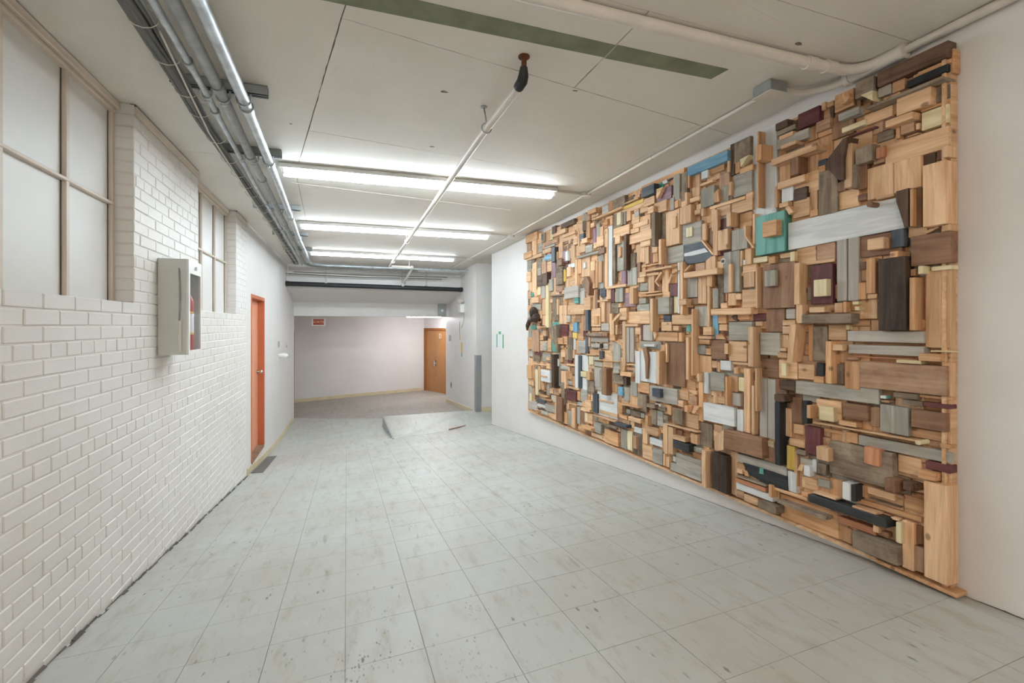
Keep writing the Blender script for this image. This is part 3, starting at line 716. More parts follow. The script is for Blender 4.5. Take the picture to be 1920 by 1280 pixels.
mb = MB(); mb.box((2.07, 11.14, .245 + ZC), (2.26, 11.199, .53 + ZC), .004); mb.build('panel_frame', M['galvd'], gb)
mb = MB(); mb.box((2.10, 11.134, .275 + ZC), (2.23, 11.14, .50 + ZC)); mb.build('panel_cover', M['steelguard'], gb)
mb = MB(); mb.cyl((2.165, 11.12, .37 + ZC), (2.165, 11.134, .37 + ZC), .03, 14); mb.build('panel_knob', M['white'], gb)
def sheet_on_X(name, X, s, y0, y1, z0, z1, mat, label, cat, group=None, th=.003):
    mb = MB(); mb.box((X, y0, z0 + ZC), (X + s * th, y1, z1 + ZC)); o = mb.build(name, mat, None, (X, (y0 + y1) / 2, z0 + ZC)); return tag(o, label, cat, group)
# taped note on the end of the art wall
nt_ = empty('taped_note', (XR, 7.05, ZC - .35), 'blank note with green tape strips at the end of the artwork wall', 'paper')
mb = MB(); mb.box((XR - .002, 6.87, -.345 + ZC), (XR - .0005, 7.18, -.12 + ZC)); mb.build('note_sheet', M['paper'], nt_)
for y0, y1, z0, z1 in ((6.85, 6.90, -.345, -.13), (7.16, 7.21, -.345, -.13), (6.98, 7.09, -.13, -.085)):
    mb = MB(); mb.box((XR - .004, y0, z0 + ZC), (XR - .002, y1, z1 + ZC)); mb.build('tape_strip', M['greentape'], nt_)
sheet_on_X('notice_sheet', PX0, -1, 9.22, 9.46, -.50, -.26, M['paper'], 'white notice sheet on the far right wall beside the corner guard', 'paper')
ys_ = sheet_on_X('notice_strip', PX0, -1, 9.78, 9.90, -.58, -.36, M['yellow'], 'narrow yellow notice on the far right wall', 'paper')
mb = MB(); mb.box((PX0 - .003, 9.80, -.66 + ZC), (PX0 - .0005, 9.88, -.585 + ZC)); mb.build('green_tab', M['greentape'], ys_)
sheet_on_X('notice_sheet', PX0, -1, 10.5, 10.72, -.78, -.40, M['paper'], 'pale tall notice on the far right wall nearer the double door', 'paper')
sheet_on_X('wall_plaque', PX0, -1, 10.95, 11.2, -.36, -.22, M['steelguard'], 'small grey plaque on the far right wall beside the double door', 'plaque')
mb = MB(); mb.tube([(PX0 - .006, 10.03, .1 + ZC), (PX0 - .006, 10.05, -.08 + ZC), (PX0 - .006, 10.0, -.3 + ZC)], .006, 6); tag(mb.build('hanging_ribbon', M['yellow'], None, (PX0, 10.0, ZC)), 'thin pale ribbon hanging on the far right wall', 'ribbon')
sw = sheet_on_X('wall_switch', PX0, -1, 10.86, 10.96, -1.46, -1.33, M['strut'], 'grey outlet plate low on the far right wall', 'outlet', None, .012)
mb = MB(); mb.box((PX0 - .018, 10.89, -1.42 + ZC), (PX0 - .012, 10.93, -1.37 + ZC)); mb.build('socket', M['black'], sw)
cg = empty('corner_guard', (PX0, 8.66, ZC - 1.64), 'grey metal guard on the corner of the far right wall', 'corner guard')
mb = MB(); mb.box((PX0 - .006, 8.654, -1.645 + ZC), (PX0 - .0008, 8.78, -.56 + ZC)); mb.build('guard_side', M['steelguard'], cg)
mb = MB(); mb.box((PX0 - .006, 8.648, -1.645 + ZC), (PX0 + .1, 8.6535, -.56 + ZC)); mb.build('guard_front', M['steelguard'], cg)
sheet_on_X('wall_plaque', XF, 1, 8.72, 8.92, -.36, -.26, M['steelguard'], 'small grey plaque above the white dispenser on the left wall', 'plaque')
sheet_on_X('wall_plaque', XF, 1, 9.86, 9.98, -.42, -.36, M['steelguard'], 'tiny grey plaque further along the left wall', 'plaque')
sheet_on_X('notice_strip', XF, 1, 10.72, 10.84, -.72, -.46, M['paper'], 'pale strip notice at the far end of the left wall', 'paper')
ds = empty('wall_dispenser', (XF, 8.72, ZC - .56), 'white wall-mounted dispenser past the orange door', 'dispenser')
mb = MB(); mb.box((XF + .0005, 8.62, -.60 + ZC), (XF + .02, 8.8, -.47 + ZC), .004); mb.build('back_plate', M['white'], ds)
mb = MB(); mb.tube([(XF + .02, 8.7, -.5 + ZC), (XF + .08, 8.7, -.495 + ZC), (XF + .12, 8.7, -.50 + ZC), (XF + .15, 8.7, -.515 + ZC)], [.035, .042, .045, .03], 14); mb.build('nozzle', M['white'], ds)
# edge strip at the end of the left wall
mb = MB(); mb.box((XL - .02, 11.281, fz(XL, 11.28) - .02), (XL + .004, 11.30, ZC - .12), .002); tag(mb.build('edge_strip', M['sill'], None, (XL, 11.29, fz(XL, 11.28))), 'thin dark edge strip at the far end of the left wall', 'trim')
# floor grille
fm = []
cs = [(-1.075, 6.27), (-.935, 6.2), (-.95, 7.46), (-1.075, 7.5)]
fg = empty('floor_grille', (-1.0, 6.85, fz(-1.0, 6.85)), 'worn grey mat strip on the floor below the orange door', 'floor mat')
mb = MB(); mb.add([(x, y, fz(x, y) + .005) for x, y in cs] + [(x, y, fz(x, y) - .0005) for x, y in cs], [(0,1,2,3),(4,7,6,5),(0,4,5,1),(1,5,6,2),(2,6,7,3),(3,7,4,0)]); mb.build('mat', M['mat'], fg)
for k in range(9):
    t_ = (k + .7) / 9.6; a = Vector(cs[0]).lerp(Vector(cs[3]), t_); b2 = Vector(cs[1]).lerp(Vector(cs[2]), t_)
    mb = MB(); mb.tube([(a.x + .01, a.y, fz(a.x, a.y) + .006), (b2.x - .01, b2.y, fz(b2.x, b2.y) + .006)], .0025, 5); mb.build('rib', M['strut'], fg)
# stick on the landing ramp
a = onZ(848, 808, -1.655); b2 = onZ(882, 803, -1.64)
zr = lambda p: A.z + (B.z - A.z) * (p.x - A.x) / (B.x - A.x) + .012
mb = MB(); mb.tube([(a.x, 7.5, zr(a)), ((a.x + b2.x) / 2, 7.56, zr(a) + .006), (b2.x, 7.6, zr(b2) + .002)], [.009, .011, .006], 8); tag(mb.build('wood_stick', M['sill'], None, (a.x, 7.5, zr(a))), 'brown stick lying on the landing ramp', 'stick')
# ------------------------------------------------------------------ wooden relief on the right wall
def wood(name, lo, hi, grain=.55, rough=.65, mottle=0.0, mcol=None, var=.16, knots=True):
    m, nt, b = mat_new(name, rough, 0, .3)
    tc = N(nt, 'ShaderNodeTexCoord').outputs['Object']; oi = N(nt, 'ShaderNodeObjectInfo')
    cb = N(nt, 'ShaderNodeCombineXYZ')
    for k, f in enumerate((31.0, 17.0, 23.0)):
        ma = N(nt, 'ShaderNodeMath', operation='MULTIPLY'); ma.inputs[1].default_value = f; nt.links.new(oi.outputs['Random'], ma.inputs[0]); nt.links.new(ma.outputs[0], cb.inputs[k])
    v = mapping(nt, tc, (2.2, 26, 26), cb.outputs[0])
    g1 = noise(nt, v, 1.0, 6, .6, .9)
    v2 = mapping(nt, tc, (5, 90, 90), cb.outputs[0]); g2 = noise(nt, v2, 1.0, 3, .6, .3)
    c = ramp(nt, g1, [(.5 - grain * .24, lo), (.5 + grain * .22, hi)])
    dk = tuple(x * .72 for x in lo[:3]) + (1,)
    c = mixc(nt, ramp(nt, g2, [(.54, (0, 0, 0, 1)), (.72, (.5, .5, .5, 1) if knots else (.1, .1, .1, 1))]), c, dk)
    if knots:
        vo = N(nt, 'ShaderNodeTexVoronoi'); vo.inputs['Scale'].default_value = 1.0; nt.links.new(mapping(nt, tc, (7, 11, 11), cb.outputs[0]), vo.inputs['Vector'])
        c = mixc(nt, ramp(nt, vo.outputs['Distance'], [(.07, (.8, .8, .8, 1)), (.13, (0, 0, 0, 1))]), c, tuple(x * .38 for x in lo[:3]) + (1,))
    if mottle:
        c = mixc(nt, ramp(nt, noise(nt, mapping(nt, tc, (1, 1, 1), cb.outputs[0]), 9, 6, .68), [(.45, (0, 0, 0, 1)), (.62, (mottle, mottle, mottle, 1))]), c, mcol)
    # each piece its own shade
    r2 = N(nt, 'ShaderNodeMath', operation='MULTIPLY_ADD'); r2.inputs[1].default_value = 2 * var; r2.inputs[2].default_value = 1 - var; nt.links.new(oi.outputs['Random'], r2.inputs[0])
    hs = N(nt, 'ShaderNodeHueSaturation'); nt.links.new(r2.outputs[0], hs.inputs['Value']); nt.links.new(c, hs.inputs['Color'])
    nt.links.new(hs.outputs[0], b.inputs['Base Color'])
    bump(nt, b, g1, .25 if knots else .06, .003)
    return m
WM = {
 'p': wood('pale_pine', srgb(208, 164, 124), srgb(234, 197, 158)), 'q': wood('amber_pine', srgb(196, 145, 103), srgb(222, 178, 134)),
 'r': wood('reddish_board', srgb(160, 120, 94), srgb(198, 160, 130), mottle=.5, mcol=srgb(200, 170, 140)),
 'g': wood('weathered_board', srgb(104, 88, 74), srgb(154, 136, 116), .8, .8, .6, srgb(174, 158, 138)),
 'G': wood('grey_weathered_board', srgb(150, 147, 139), srgb(190, 185, 174), .6, .8, .55, srgb(168, 156, 136), knots=False),
 'd': wood('dark_brown_board', srgb(72, 52, 42), srgb(112, 86, 68), .6, .6, .3, srgb(130, 104, 84)),
 'D': wood('near_black_board', srgb(48, 36, 30), srgb(82, 66, 54), .6, .6, .2, srgb(104, 88, 74)),
 'k': wood('black_painted_wood', srgb(40, 42, 44), srgb(58, 60, 62), .4, .45, .15, srgb(90, 90, 90), .1, False),
 's': wood('slate_painted_wood', srgb(62, 70, 78), srgb(86, 94, 102), .4, .5, .15, srgb(120, 124, 126), .12, False),
 'w': wood('white_painted_wood', srgb(214, 216, 216), srgb(232, 233, 232), .3, .45, .1, srgb(200, 196, 186), .05, False),
 'W': wood('primer_grey_wood', srgb(176, 168, 158), srgb(192, 184, 174), .3, .55, .15, srgb(160, 150, 138), .06, False),
 'm': wood('maroon_painted_wood', srgb(92, 50, 52), srgb(116, 68, 68), .4, .45, .15, srgb(136, 96, 90), .12, False),
 'v': wood('mauve_painted_wood', srgb(132, 100, 112), srgb(160, 126, 138), .4, .5, .2, srgb(184, 160, 164), .1, False),
 't': wood('teal_painted_wood', srgb(80, 146, 134), srgb(112, 174, 162), .3, .45, .15, srgb(140, 196, 180), .08, False),
 'y': wood('yellow_painted_wood', srgb(222, 186, 92), srgb(238, 206, 116), .3, .5, 0, None, .06, False),
 'b': wood('blue_painted_wood', srgb(100, 152, 182), srgb(132, 178, 202), .3, .45, .15, srgb(160, 190, 206), .08, False),
 'n': wood('brown_board', srgb(122, 88, 66), srgb(158, 120, 92), .6, .55, .25, srgb(176, 140, 112)),
 'c': wood('cream_wood', srgb(222, 204, 160), srgb(238, 224, 186), .35, .6, .2, srgb(210, 190, 150), .06, False),
 'o': wood('red_cedar', srgb(184, 124, 90), srgb(208, 150, 114), .5),
}
LBL = {'k': 'black painted', 's': 'slate grey painted', 'w': 'white painted', 'm': 'maroon painted', 'v': 'mauve painted', 't': 'teal painted', 'y': 'yellow painted', 'b': 'blue painted', 'D': 'near-black stained', 'd': 'dark brown', 'G': 'grey weathered', 'o': 'red cedar', 'W': 'primer grey'}
KIND = dict(p='pine', q='amber_pine', r='reddish', g='weathered', G='grey_weathered', d='dark', D='dark', k='painted', s='painted', w='painted', W='primed', m='painted', v='painted', t='painted', y='painted', b='painted', n='brown', c='cream', o='cedar')
YL, YR = 5.755, 1.166
art = empty('wood_relief', (XR, 3.45, ZC - 1.1), 'large wall relief of scrap wood blocks and boards along the right wall', 'wall art')
def ztop(y): return ZC + 1.112 + (y - YR) * (.035 / (YL - YR))
def zbot(y): return ZC - 1.03 - (y - YR) * (.075 / (YL - YR))
mb = MB(); BT = .022
mb.prism([(XR - BT, YL, zbot(YL)), (XR - BT, YR, zbot(YR)), (XR - BT, YR, ztop(YR)), (XR - BT, YL, ztop(YL))], (BT - .001, 0, 0)); mb.build('backing_panel', WM['q'], art)
RH = Matrix(((0, 0, -1), (-1, 0, 0), (0, 1, 0))).to_4x4()      # local x -> -Y, y -> Z, z -> -X
RV = Matrix(((0, 0, -1), (0, 1, 0), (1, 0, 0))).to_4x4()       # local x -> Z, y -> Y, z -> -X
cover = []
def place(name, me, R, c, key, tilt=0.0):
    me.materials.append(WM[key]); o = bpy.data.objects.new(name, me); COL.objects.link(o)
    o.parent = art
    o.matrix_local = Matrix.Translation(c - WL[art]) @ Matrix.Rotation(tilt, 4, 'X') @ R
    if key in LBL: o['label'] = '%s wood %s' % (LBL[key], name.split('_')[-1])
    return o
def piece(y0, y1, z0, z1, d, key, tilt=None, name=None, back=.016):
    """one board or block: y0..y1 along the wall, z0..z1 up, front face d metres off the wall"""
    if y1 < y0: y0, y1 = y1, y0
    if z1 < z0: z0, z1 = z1, z0
    w, h = y1 - y0, z1 - z0
    if w < .004 or h < .004: return
    d += random.uniform(-.0015, .0015)
    T = d - back; c = Vector((XR - back - T / 2, (y0 + y1) / 2, (z0 + z1) / 2))
    vert = h > w
    L, S_ = (h, w) if vert else (w, h)
    vs, fs = chamfer(Vector((-L / 2, -S_ / 2, -T / 2)), Vector((L / 2, S_ / 2, T / 2)), .0022)
    me = bpy.data.meshes.new('piece'); me.from_pydata(vs, [], fs)
    if name is None: name = KIND[key] + ('_plank' if L > 3.2 * S_ else ('_board' if L * S_ > .02 else '_block'))
    if tilt is None: tilt = random.uniform(-.006, .006)
    cover.append((y0, y1, z0, z1))
    return place(name, me, RV if vert else RH, c, key, tilt)
def poly(pts, d, key, name='cut_board', back=.016):
    """a board sawn to an outline given as points (y, z) on its front face"""
    cy = sum(p[0] for p in pts) / len(pts); cz = sum(p[1] for p in pts) / len(pts)
    w = max(p[0] for p in pts) - min(p[0] for p in pts); h = max(p[1] for p in pts) - min(p[1] for p in pts)
    vert = h > w; T = d - back
    loc = [((z - cz), (y - cy)) if vert else (-(y - cy), (z - cz)) for y, z in pts]
    m_ = MB(); m_.prism([(a, b_, -T / 2) for a, b_ in loc], (0, 0, T))
    me = bpy.data.meshes.new('piece'); me.from_pydata(m_.v, [], m_.f)
    bm = bmesh.new(); bm.from_mesh(me); bmesh.ops.recalc_face_normals(bm, faces=bm.faces); bm.to_mesh(me); bm.free()
    return place(name, me, RV if vert else RH, Vector((XR - back - T / 2, cy, cz)), key)
def dep(cm): return .012 + .0055 * cm
def survey(ox, oy, s, rows):
    """rows of 'left top right bottom depth_cm wood', or 'P depth wood x y x y ...' for sawn outlines"""
    for r_ in rows.split(';'):
        f = r_.split()
        if not f: continue
        if f[0] == 'P':
            d = dep(float(f[1])); v = [float(a) for a in f[3:]]
            pts = [onX(ox + v[i] / s, oy + v[i + 1] / s, XR - d) for i in range(0, len(v), 2)]
            poly([(p.y, p.z) for p in pts], d, f[2])
        else:
            x0, y0, x1, y1, d = [float(a) for a in f[:5]]; d = dep(d)
            a = onX(ox + x0 / s, oy + y0 / s, XR - d); b_ = onX(ox + x1 / s, oy + y1 / s, XR - d)
            zr_ = (a.z + b_.z) / 2 - ZC; m_ = .012 * zr_ if zr_ > 0 else .03 * zr_ - .008 * min(1, -zr_ * 4)          # the rows fan out slightly towards the far end
            yc = (a.y + b_.y) / 2
            piece(b_.y, a.y, b_.z + m_ * (yc - b_.y), a.z + m_ * (yc - a.y), d, f[5], (m_ if abs(b_.y - a.y) > abs(a.z - b_.z) else 0) + random.uniform(-.004, .004))
Q = 10.667
survey(980, 400, Q, """60 455 285 512 11 q;185 515 268 820 10 p;85 520 170 810 5 r;20 800 180 865 12 q;285 560 390 770 5 G;280 420 370 590 6 p;370 430 410 510 8 s;405 400 450 560 8 g;
450 370 540 560 6 q;545 340 600 520 6 c;585 270 660 385 11 d;640 300 760 345 8 p;590 390 850 375 9 p;765 215 1030 195 12 d;800 430 1045 395 10 p;735 480 1060 480 6 p;1010 475 1090 610 9 p;
430 595 690 570 7 r;440 670 640 640 6 G;395 740 560 760 8 p;570 690 640 960 13 k;390 890 575 930 7 G;430 850 575 900 9 b;80 890 380 850 9 p;90 940 175 1140 5 G;190 990 270 1610 6 p;180 920 235 985 7 g;
285 930 375 1090 6 g;380 970 470 1200 9 r;300 1100 360 1230 8 G;485 970 575 1150 7 p;580 960 655 1280 6 v;640 780 700 920 9 p;715 600 790 880 7 p;680 930 780 1030 12 n;790 760 850 960 8 v;850 760 895 940 9 w;790 955 900 985 7 m;
660 1080 800 1110 8 g;660 1140 790 1413 10 g;800 1130 845 1363 7 y;970 640 1040 1030 5 p;880 1080 960 1250 8 p;910 1020 1040 1070 6 w;1080 930 1170 1200 7 q;1045 930 1080 1440 9 p;1090 860 1515 789 11 G;1140 420 1220 530 10 s;
1195 160 1275 330 8 d;1070 180 1195 320 7 p;1120 600 1220 770 6 p;1130 340 1215 420 6 p;1215 985 1252 1090 9 w;1105 300 1120 650 8 p""")
survey(980, 510, Q, """75 10 160 185 7 p;110 190 185 390 4 p;285 70 385 270 9 d;385 30 480 250 13 d;300 275 360 455 6 c;370 270 445 520 6 W;460 230 515 1110 10 c;520 150 600 370 8 G;615 110 660 400 5 p;680 250 790 390 5 r;
545 470 790 465 9 g;600 500 720 970 6 g;725 480 790 670 5 g;680 540 715 850 8 p;545 540 590 610 7 p;550 640 595 810 5 p;835 310 1110 385 8 W;835 425 1110 505 8 W;1025 520 1110 620 8 t;1150 400 1240 640 7 W;895 670 1220 840 9 p;
730 670 880 1040 8 p;800 590 880 670 6 q;875 870 945 1000 8 G;1050 850 1160 1000 6 n;1160 850 1250 1280 5 q;1010 1010 1080 1200 8 b;590 1000 750 1603 5 t;755 1060 905 1283 6 m;95 400 165 530 8 r;170 410 215 490 7 t;165 510 310 610 9 p;
220 350 295 480 5 p;300 770 380 930 6 p;395 870 465 1070 6 p;390 560 460 850 5 p;130 990 320 1015 11 q;150 1060 260 1150 5 t;280 1085 460 1105 12 p;P 14 g 515 1135 665 1050 685 1600;1210 1170 1280 1290 7 m;340 1000 390 1080 6 d;185 600 350 740 4 G;270 640 360 760 5 G""")
survey(980, 620, Q, """185 -10 325 420 8 r;120 0 180 300 4 G;125 410 200 520 5 G;210 440 335 620 6 g;345 90 410 190 7 q;410 105 465 190 9 d;345 205 565 415 7 p;385 225 470 400 10 G;390 445 555 620 7 G;470 520 545 590 9 p;575 470 625 1140 16 D;670 440 745 1110 5 G;680 560 715 710 8 w;
690 140 800 270 11 q;815 110 890 270 8 q;755 290 815 350 6 p;905 130 990 590 8 g;850 370 905 590 7 r;760 380 845 530 9 p;975 380 1040 550 7 p;745 535 800 630 7 q;890 590 980 650 8 m;870 665 1035 710 8 p;745 690 900 790 6 G;905 710 940 810 6 p;
960 720 1040 850 5 n;1045 480 1105 1150 6 w;1110 490 1165 1150 8 s;1170 480 1285 810 5 w;1170 930 1285 1190 5 w;1160 810 1270 930 10 c;1110 190 1250 460 6 G;1010 160 1060 380 5 w;1000 30 1085 160 6 y;765 800 835 1040 6 p;835 810 865 1160 10 p;
905 830 980 980 6 q;900 990 985 1090 5 G;1005 860 1040 1110 4 m;780 1030 840 1480 9 g;120 540 215 1100 5 p;85 680 180 960 9 q;215 650 465 700 9 p;470 650 545 760 7 p;360 770 540 1040 8 w;355 885 475 935 10 q;250 770 300 1290 8 c;305 700 350 1180 6 p;
370 1050 430 1190 5 q;480 1080 530 1290 7 G;540 1150 605 1260 7 p;615 1130 715 1290 9 r;880 1180 1065 1420 9 m;875 1105 1120 1190 9 p;235 430 390 500 6 m;565 290 665 420 4 t""")
survey(980, 710, Q, """130 140 185 440 4 G;135 290 175 450 6 c;190 180 240 400 6 r;130 420 285 640 5 W;290 390 445 510 6 s;290 490 445 590 6.6 w;290 585 445 625 6 s;340 310 490 380 9 q;410 390 560 460 11 q;570 320 650 470 6 G;450 490 650 690 6 W;
270 620 350 680 8 q;365 620 500 740 7 G;510 680 570 770 7 q;570 690 665 830 6 p;672 355 785 870 13 n;645 330 668 830 9 p;800 520 825 890 8 p;830 660 885 910 8 q;875 490 920 620 9 p;890 620 970 940 6 G;975 590 1040 990 9 p;1045 560 1085 1000 7 n;
1090 560 1150 910 6 G;1100 955 1230 1045 16 q;1155 590 1285 660 9 p;1160 200 1285 470 5 G;1085 240 1140 440 7 q;1085 450 1190 550 5 W;920 480 1070 530 8 p;700 190 760 300 8 p;1240 680 1290 860 7 c;1160 640 1235 900 5 n;320 230 430 300 8 d""")
survey(1090, 360, Q, """120 375 285 390 16 q;30 430 90 570 7 G;90 430 170 560 12 r;25 575 90 745 6 d;100 570 165 720 9 q;205 420 225 560 9 p;225 460 335 470 10 p;235 520 800 330 11 p;410 290 535 420 4 w;545 195 615 350 7 q;620 165 865 270 8 g;865 215 1135 130 10 p;
840 290 1235 200 7 y;650 430 1290 270 6 p;90 740 165 910 12 q;230 740 290 1030 7 v;290 640 370 890 6 G;370 700 430 880 6 p;450 560 520 650 12 q;490 510 620 650 7 p;645 450 800 710 7 g;705 425 785 640 9 c;790 420 850 640 9 g;855 390 885 640 8 G;
900 400 980 560 8 p;1010 450 1160 600 6 p;1060 400 1150 480 7 W;640 740 960 830 8 p;1035 640 1330 640 9 p;985 750 1150 790 7 p;945 870 1400 930 9 p;300 900 440 1060 9 p;80 1080 215 1190 8 G;0 940 110 1000 12 p;615 920 675 1823 9 g;535 690 620 1883 6 w;
465 740 525 1890 8 p;670 870 770 1020 9 p;675 1020 850 1560 5 G;740 1100 790 1300 8 q;850 850 900 1553 14 d;345 1130 460 1215 12 n;240 1020 300 1120 8 p;1000 1040 1060 1130 7 q;1080 1060 1290 1400 5 p;945 1240 1080 1523 7 g;180 630 250 690 9 p;0 1010 80 1190 6 p""")
survey(1090, 470, Q, """0 100 170 500 6 p;205 90 320 230 6 q;180 220 270 390 9 p;175 400 250 650 10 q;265 240 320 740 8 q;190 650 260 750 9 p;325 110 450 750 5 G;335 220 410 630 8 q;P 16 n 0 620 110 520 160 640 150 880 130 890;195 780 330 1290 6 p;275 770 325 1160 8 n;
380 760 480 920 8 s;485 750 585 960 6 p;590 770 660 1030 7 m;680 750 830 1020 8 G;650 830 680 1020 6 p;480 720 890 715 10 p;320 985 530 1010 10 p;45 940 180 1180 11 p;85 1185 140 1593 11 s;0 810 70 1060 5 W;785 410 885 690 7 v;925 360 1110 680 7 G;
1115 240 1180 530 8 n;1160 430 1290 510 10 p;1125 540 1260 620 9 p;960 750 1040 1060 12 p;870 850 1090 1110 6 v;1100 720 1290 790 5 g;1135 830 1290 900 9 q;1150 960 1290 1050 8 G;1110 1080 1290 1190 6 G;880 750 950 840 6 q;590 1050 740 1250 6 g;
740 1050 790 1130 7 p;395 1030 465 1420 10 p;500 1020 580 1450 6 r;760 1150 900 1380 10 p;860 1170 1080 1220 5 n;1190 280 1280 430 6 q""")
survey(1090, 580, Q, """195 -20 380 340 8 p;245 130 320 290 11 q;205 360 380 430 6 p;395 280 550 430 7 W;100 470 410 540 11 g;415 460 515 540 12 n;190 560 535 660 6 W;190 680 370 770 8 G;365 680 410 770 10 D;415 680 530 800 7 W;170 800 360 920 6 q;365 825 425 970 10 s;
435 815 620 1170 6 p;80 890 290 925 9 p;350 1000 740 1055 10 p;630 660 780 1290 5 G;150 930 240 1110 7 c;250 945 360 1020 8 W;240 1040 430 1150 5 G;250 1150 395 1620 6 G;265 1190 365 1560 7 W;0 920 135 1240 5 w;400 1170 500 1720 15 n;565 80 610 500 9 p;
P 12 p 605 260 620 210 765 60 785 100 650 245 650 500 605 500;660 100 820 300 4 n;665 310 710 500 9 p;710 310 815 495 6 n;560 500 670 620 10 q;690 500 830 720 5 n;P 9 p 690 640 700 620 815 720 815 740;820 240 880 1130 9 p;780 50 890 200 10 p;905 50 1290 280 6 p;
880 290 1130 340 9 p;885 350 955 1060 7 W;965 350 1045 1060 7 W;1070 350 1180 500 6 p;1190 310 1240 620 6 m;900 1080 1080 1130 8 p;800 1090 870 1230 8 q;1060 800 1085 930 7 p;900 1150 1080 1230 6 r;140 560 180 740 7 p;80 560 130 860 7 s""")
survey(1090, 690, 7.111, """65 45 110 160 13 q;0 40 60 130 5 w;85 160 165 320 9 g;0 290 80 460 6 G;150 330 210 600 9 s;215 300 480 690 5 w;230 410 420 475 7 p;240 555 480 660 7 p;50 420 130 560 8 p;40 585 145 750 6 p;0 520 110 590 9 p;0 760 130 840 15 q;150 615 450 725 9 p;
165 720 260 880 8 G;130 850 325 975 6 p;280 740 465 820 12 g;310 810 490 1050 8 q;440 715 600 800 13 s;525 800 605 1085 7 G;610 830 675 1105 8 c;685 850 805 1170 6 g;690 900 730 1080 10 r;705 780 805 880 6 w;415 80 560 220 10 g;560 120 600 230 12 D;485 245 550 370 9 b;
560 240 640 450 6 G;420 5 500 75 8 G;515 45 660 120 12 q;660 170 740 380 7 G;750 180 905 340 7 q;745 340 870 590 8 g;500 470 750 540 16 q;480 480 545 590 10 q;600 540 650 610 6 W;650 550 780 660 7 g;780 590 840 670 6 G;625 640 790 740 9 p;860 640 920 770 9 q;
880 470 975 540 13 g;930 540 1000 760 8 g;815 800 880 1010 7 p;880 770 1000 910 8 p;910 920 1000 1020 7 w;815 1010 945 1240 6 p;950 1050 1010 1270 6 G;500 610 610 690 7 q;470 790 520 850 8 q""")
T = 9.143
survey(1200, 290, T, """30 580 240 650 13 s;290 620 535 740 7 v;P 12 p 285 590 385 555 300 750 275 740;P 6 w 380 460 450 420 475 470 405 505;P 5 s 450 420 545 370 560 400 480 450;30 545 760 300 5 q;570 360 680 750 6 G;705 320 805 770 7 g;815 365 850 560 12 q;890 330 1020 690 7 p;
810 215 1500 91 12 b;1045 270 1160 380 9 w;1170 245 1445 255 6 q;1030 500 1240 460 9 p;1040 600 1270 850 8 G;765 650 800 860 13 p;845 755 1020 770 10 p;705 770 790 890 6 p;515 750 585 940 7 G;240 840 450 950 9 p;130 905 230 980 14 p;195 1000 258 1559 15 g;
380 1010 440 1480 6 g;445 1000 675 1518 9 p;555 1070 620 1250 11 p;680 910 870 1150 12 p;730 1210 1050 1490 7 G;785 1260 890 1395 9 c;950 1125 1230 1040 10 p;960 860 1050 960 8 p;930 955 1030 1000 9 p;1040 925 1085 1040 9 p;60 770 250 830 7 p;0 880 140 960 6 p;
40 1060 175 1190 8 p;590 800 660 900 6 q;290 500 400 560 5 t;1230 930 1290 1290 8 p""")
survey(1200, 420, T, """470 410 748 640 6 G;P 7 s 755 355 1040 275 1240 535 1115 640 800 690 755 600;P 7.6 w 755 505 1110 410 1170 475 900 540 755 555;315 265 360 690 15 p;20 720 320 685 8 p;80 790 540 740 13 p;0 870 320 860 9 p;140 890 240 1160 7 p;0 1020 135 1140 7 G;0 1175 320 1170 10 p;
0 1230 385 1215 9 q;P 11 p 245 985 355 815 375 830 275 985;P 11 p 245 990 265 970 335 1060 315 1065;380 780 490 1160 7 p;P 11 p 470 1010 530 855 548 865 505 1010;P 11 p 530 860 545 850 640 790 640 805;550 760 640 1010 6 p;510 1030 650 1230 7 m;645 660 680 1530 7 w;
685 650 730 1550 12 p;800 920 985 1250 6 G;745 835 1326 850 14 p;945 680 1115 790 6 r;P 10 p 755 800 850 700 870 705 775 815;990 890 1055 1362 8 p;1060 880 1140 1362 8 p;1140 870 1205 1060 9 p;1145 1060 1190 1774 8 p;1210 870 1290 1060 7 n;1120 570 1290 800 7 p;
1055 0 1135 280 8 p;1135 100 1250 440 5 n;P 10 p 1040 280 1060 270 1250 500 1240 530;0 20 180 200 8 p;0 260 175 360 7 p;90 400 145 680 7 p;150 400 200 660 5 n;210 370 300 480 8 p;215 490 300 650 6 q;385 1170 510 1270 8 p;0 370 80 640 5 p""")
survey(1200, 550, T, """165 90 215 650 15 p;305 75 500 350 10 G;580 45 660 330 5 c;0 300 165 520 7 p;0 180 160 290 6 G;395 370 520 485 7 s;365 490 540 645 9 p;540 370 880 530 8 p;660 100 790 190 14 p;800 90 1000 190 6 n;785 190 830 235 10 p;875 265 905 1410 15 p;940 230 1155 565 7 G;
20 530 55 810 5 m;55 540 215 810 7 W;270 660 650 825 8 q;660 670 720 830 9 q;725 540 800 830 4 d;800 540 870 660 5 t;780 750 832 1480 12 p;470 835 775 1610 7 n;0 815 365 960 6 G;60 865 240 915 10 w;1075 575 1225 715 9 p;995 730 1225 785 9 p;1010 790 1190 875 9 q;
975 880 1120 1045 8 G;1125 940 1215 1055 8 q;1020 1060 1225 1370 6 p;1210 270 1290 350 9 p;560 555 660 640 9 p;P 10 p 435 860 470 860 465 1180 445 1180;P 10 p 215 660 260 650 285 700 250 790;730 190 790 360 5 q;1000 580 1070 700 5 n;0 30 380 20 9 q;365 880 430 990 6 q""")
survey(0, 0, 1, """1191 658 1199.5 719 8 w;1201 658 1231 719 8 w;1231.5 658 1236 721 17 p;P 11 n 1205 653 1212 651 1215.5 672 1213 710 1210.5 710 1209.5 680""")
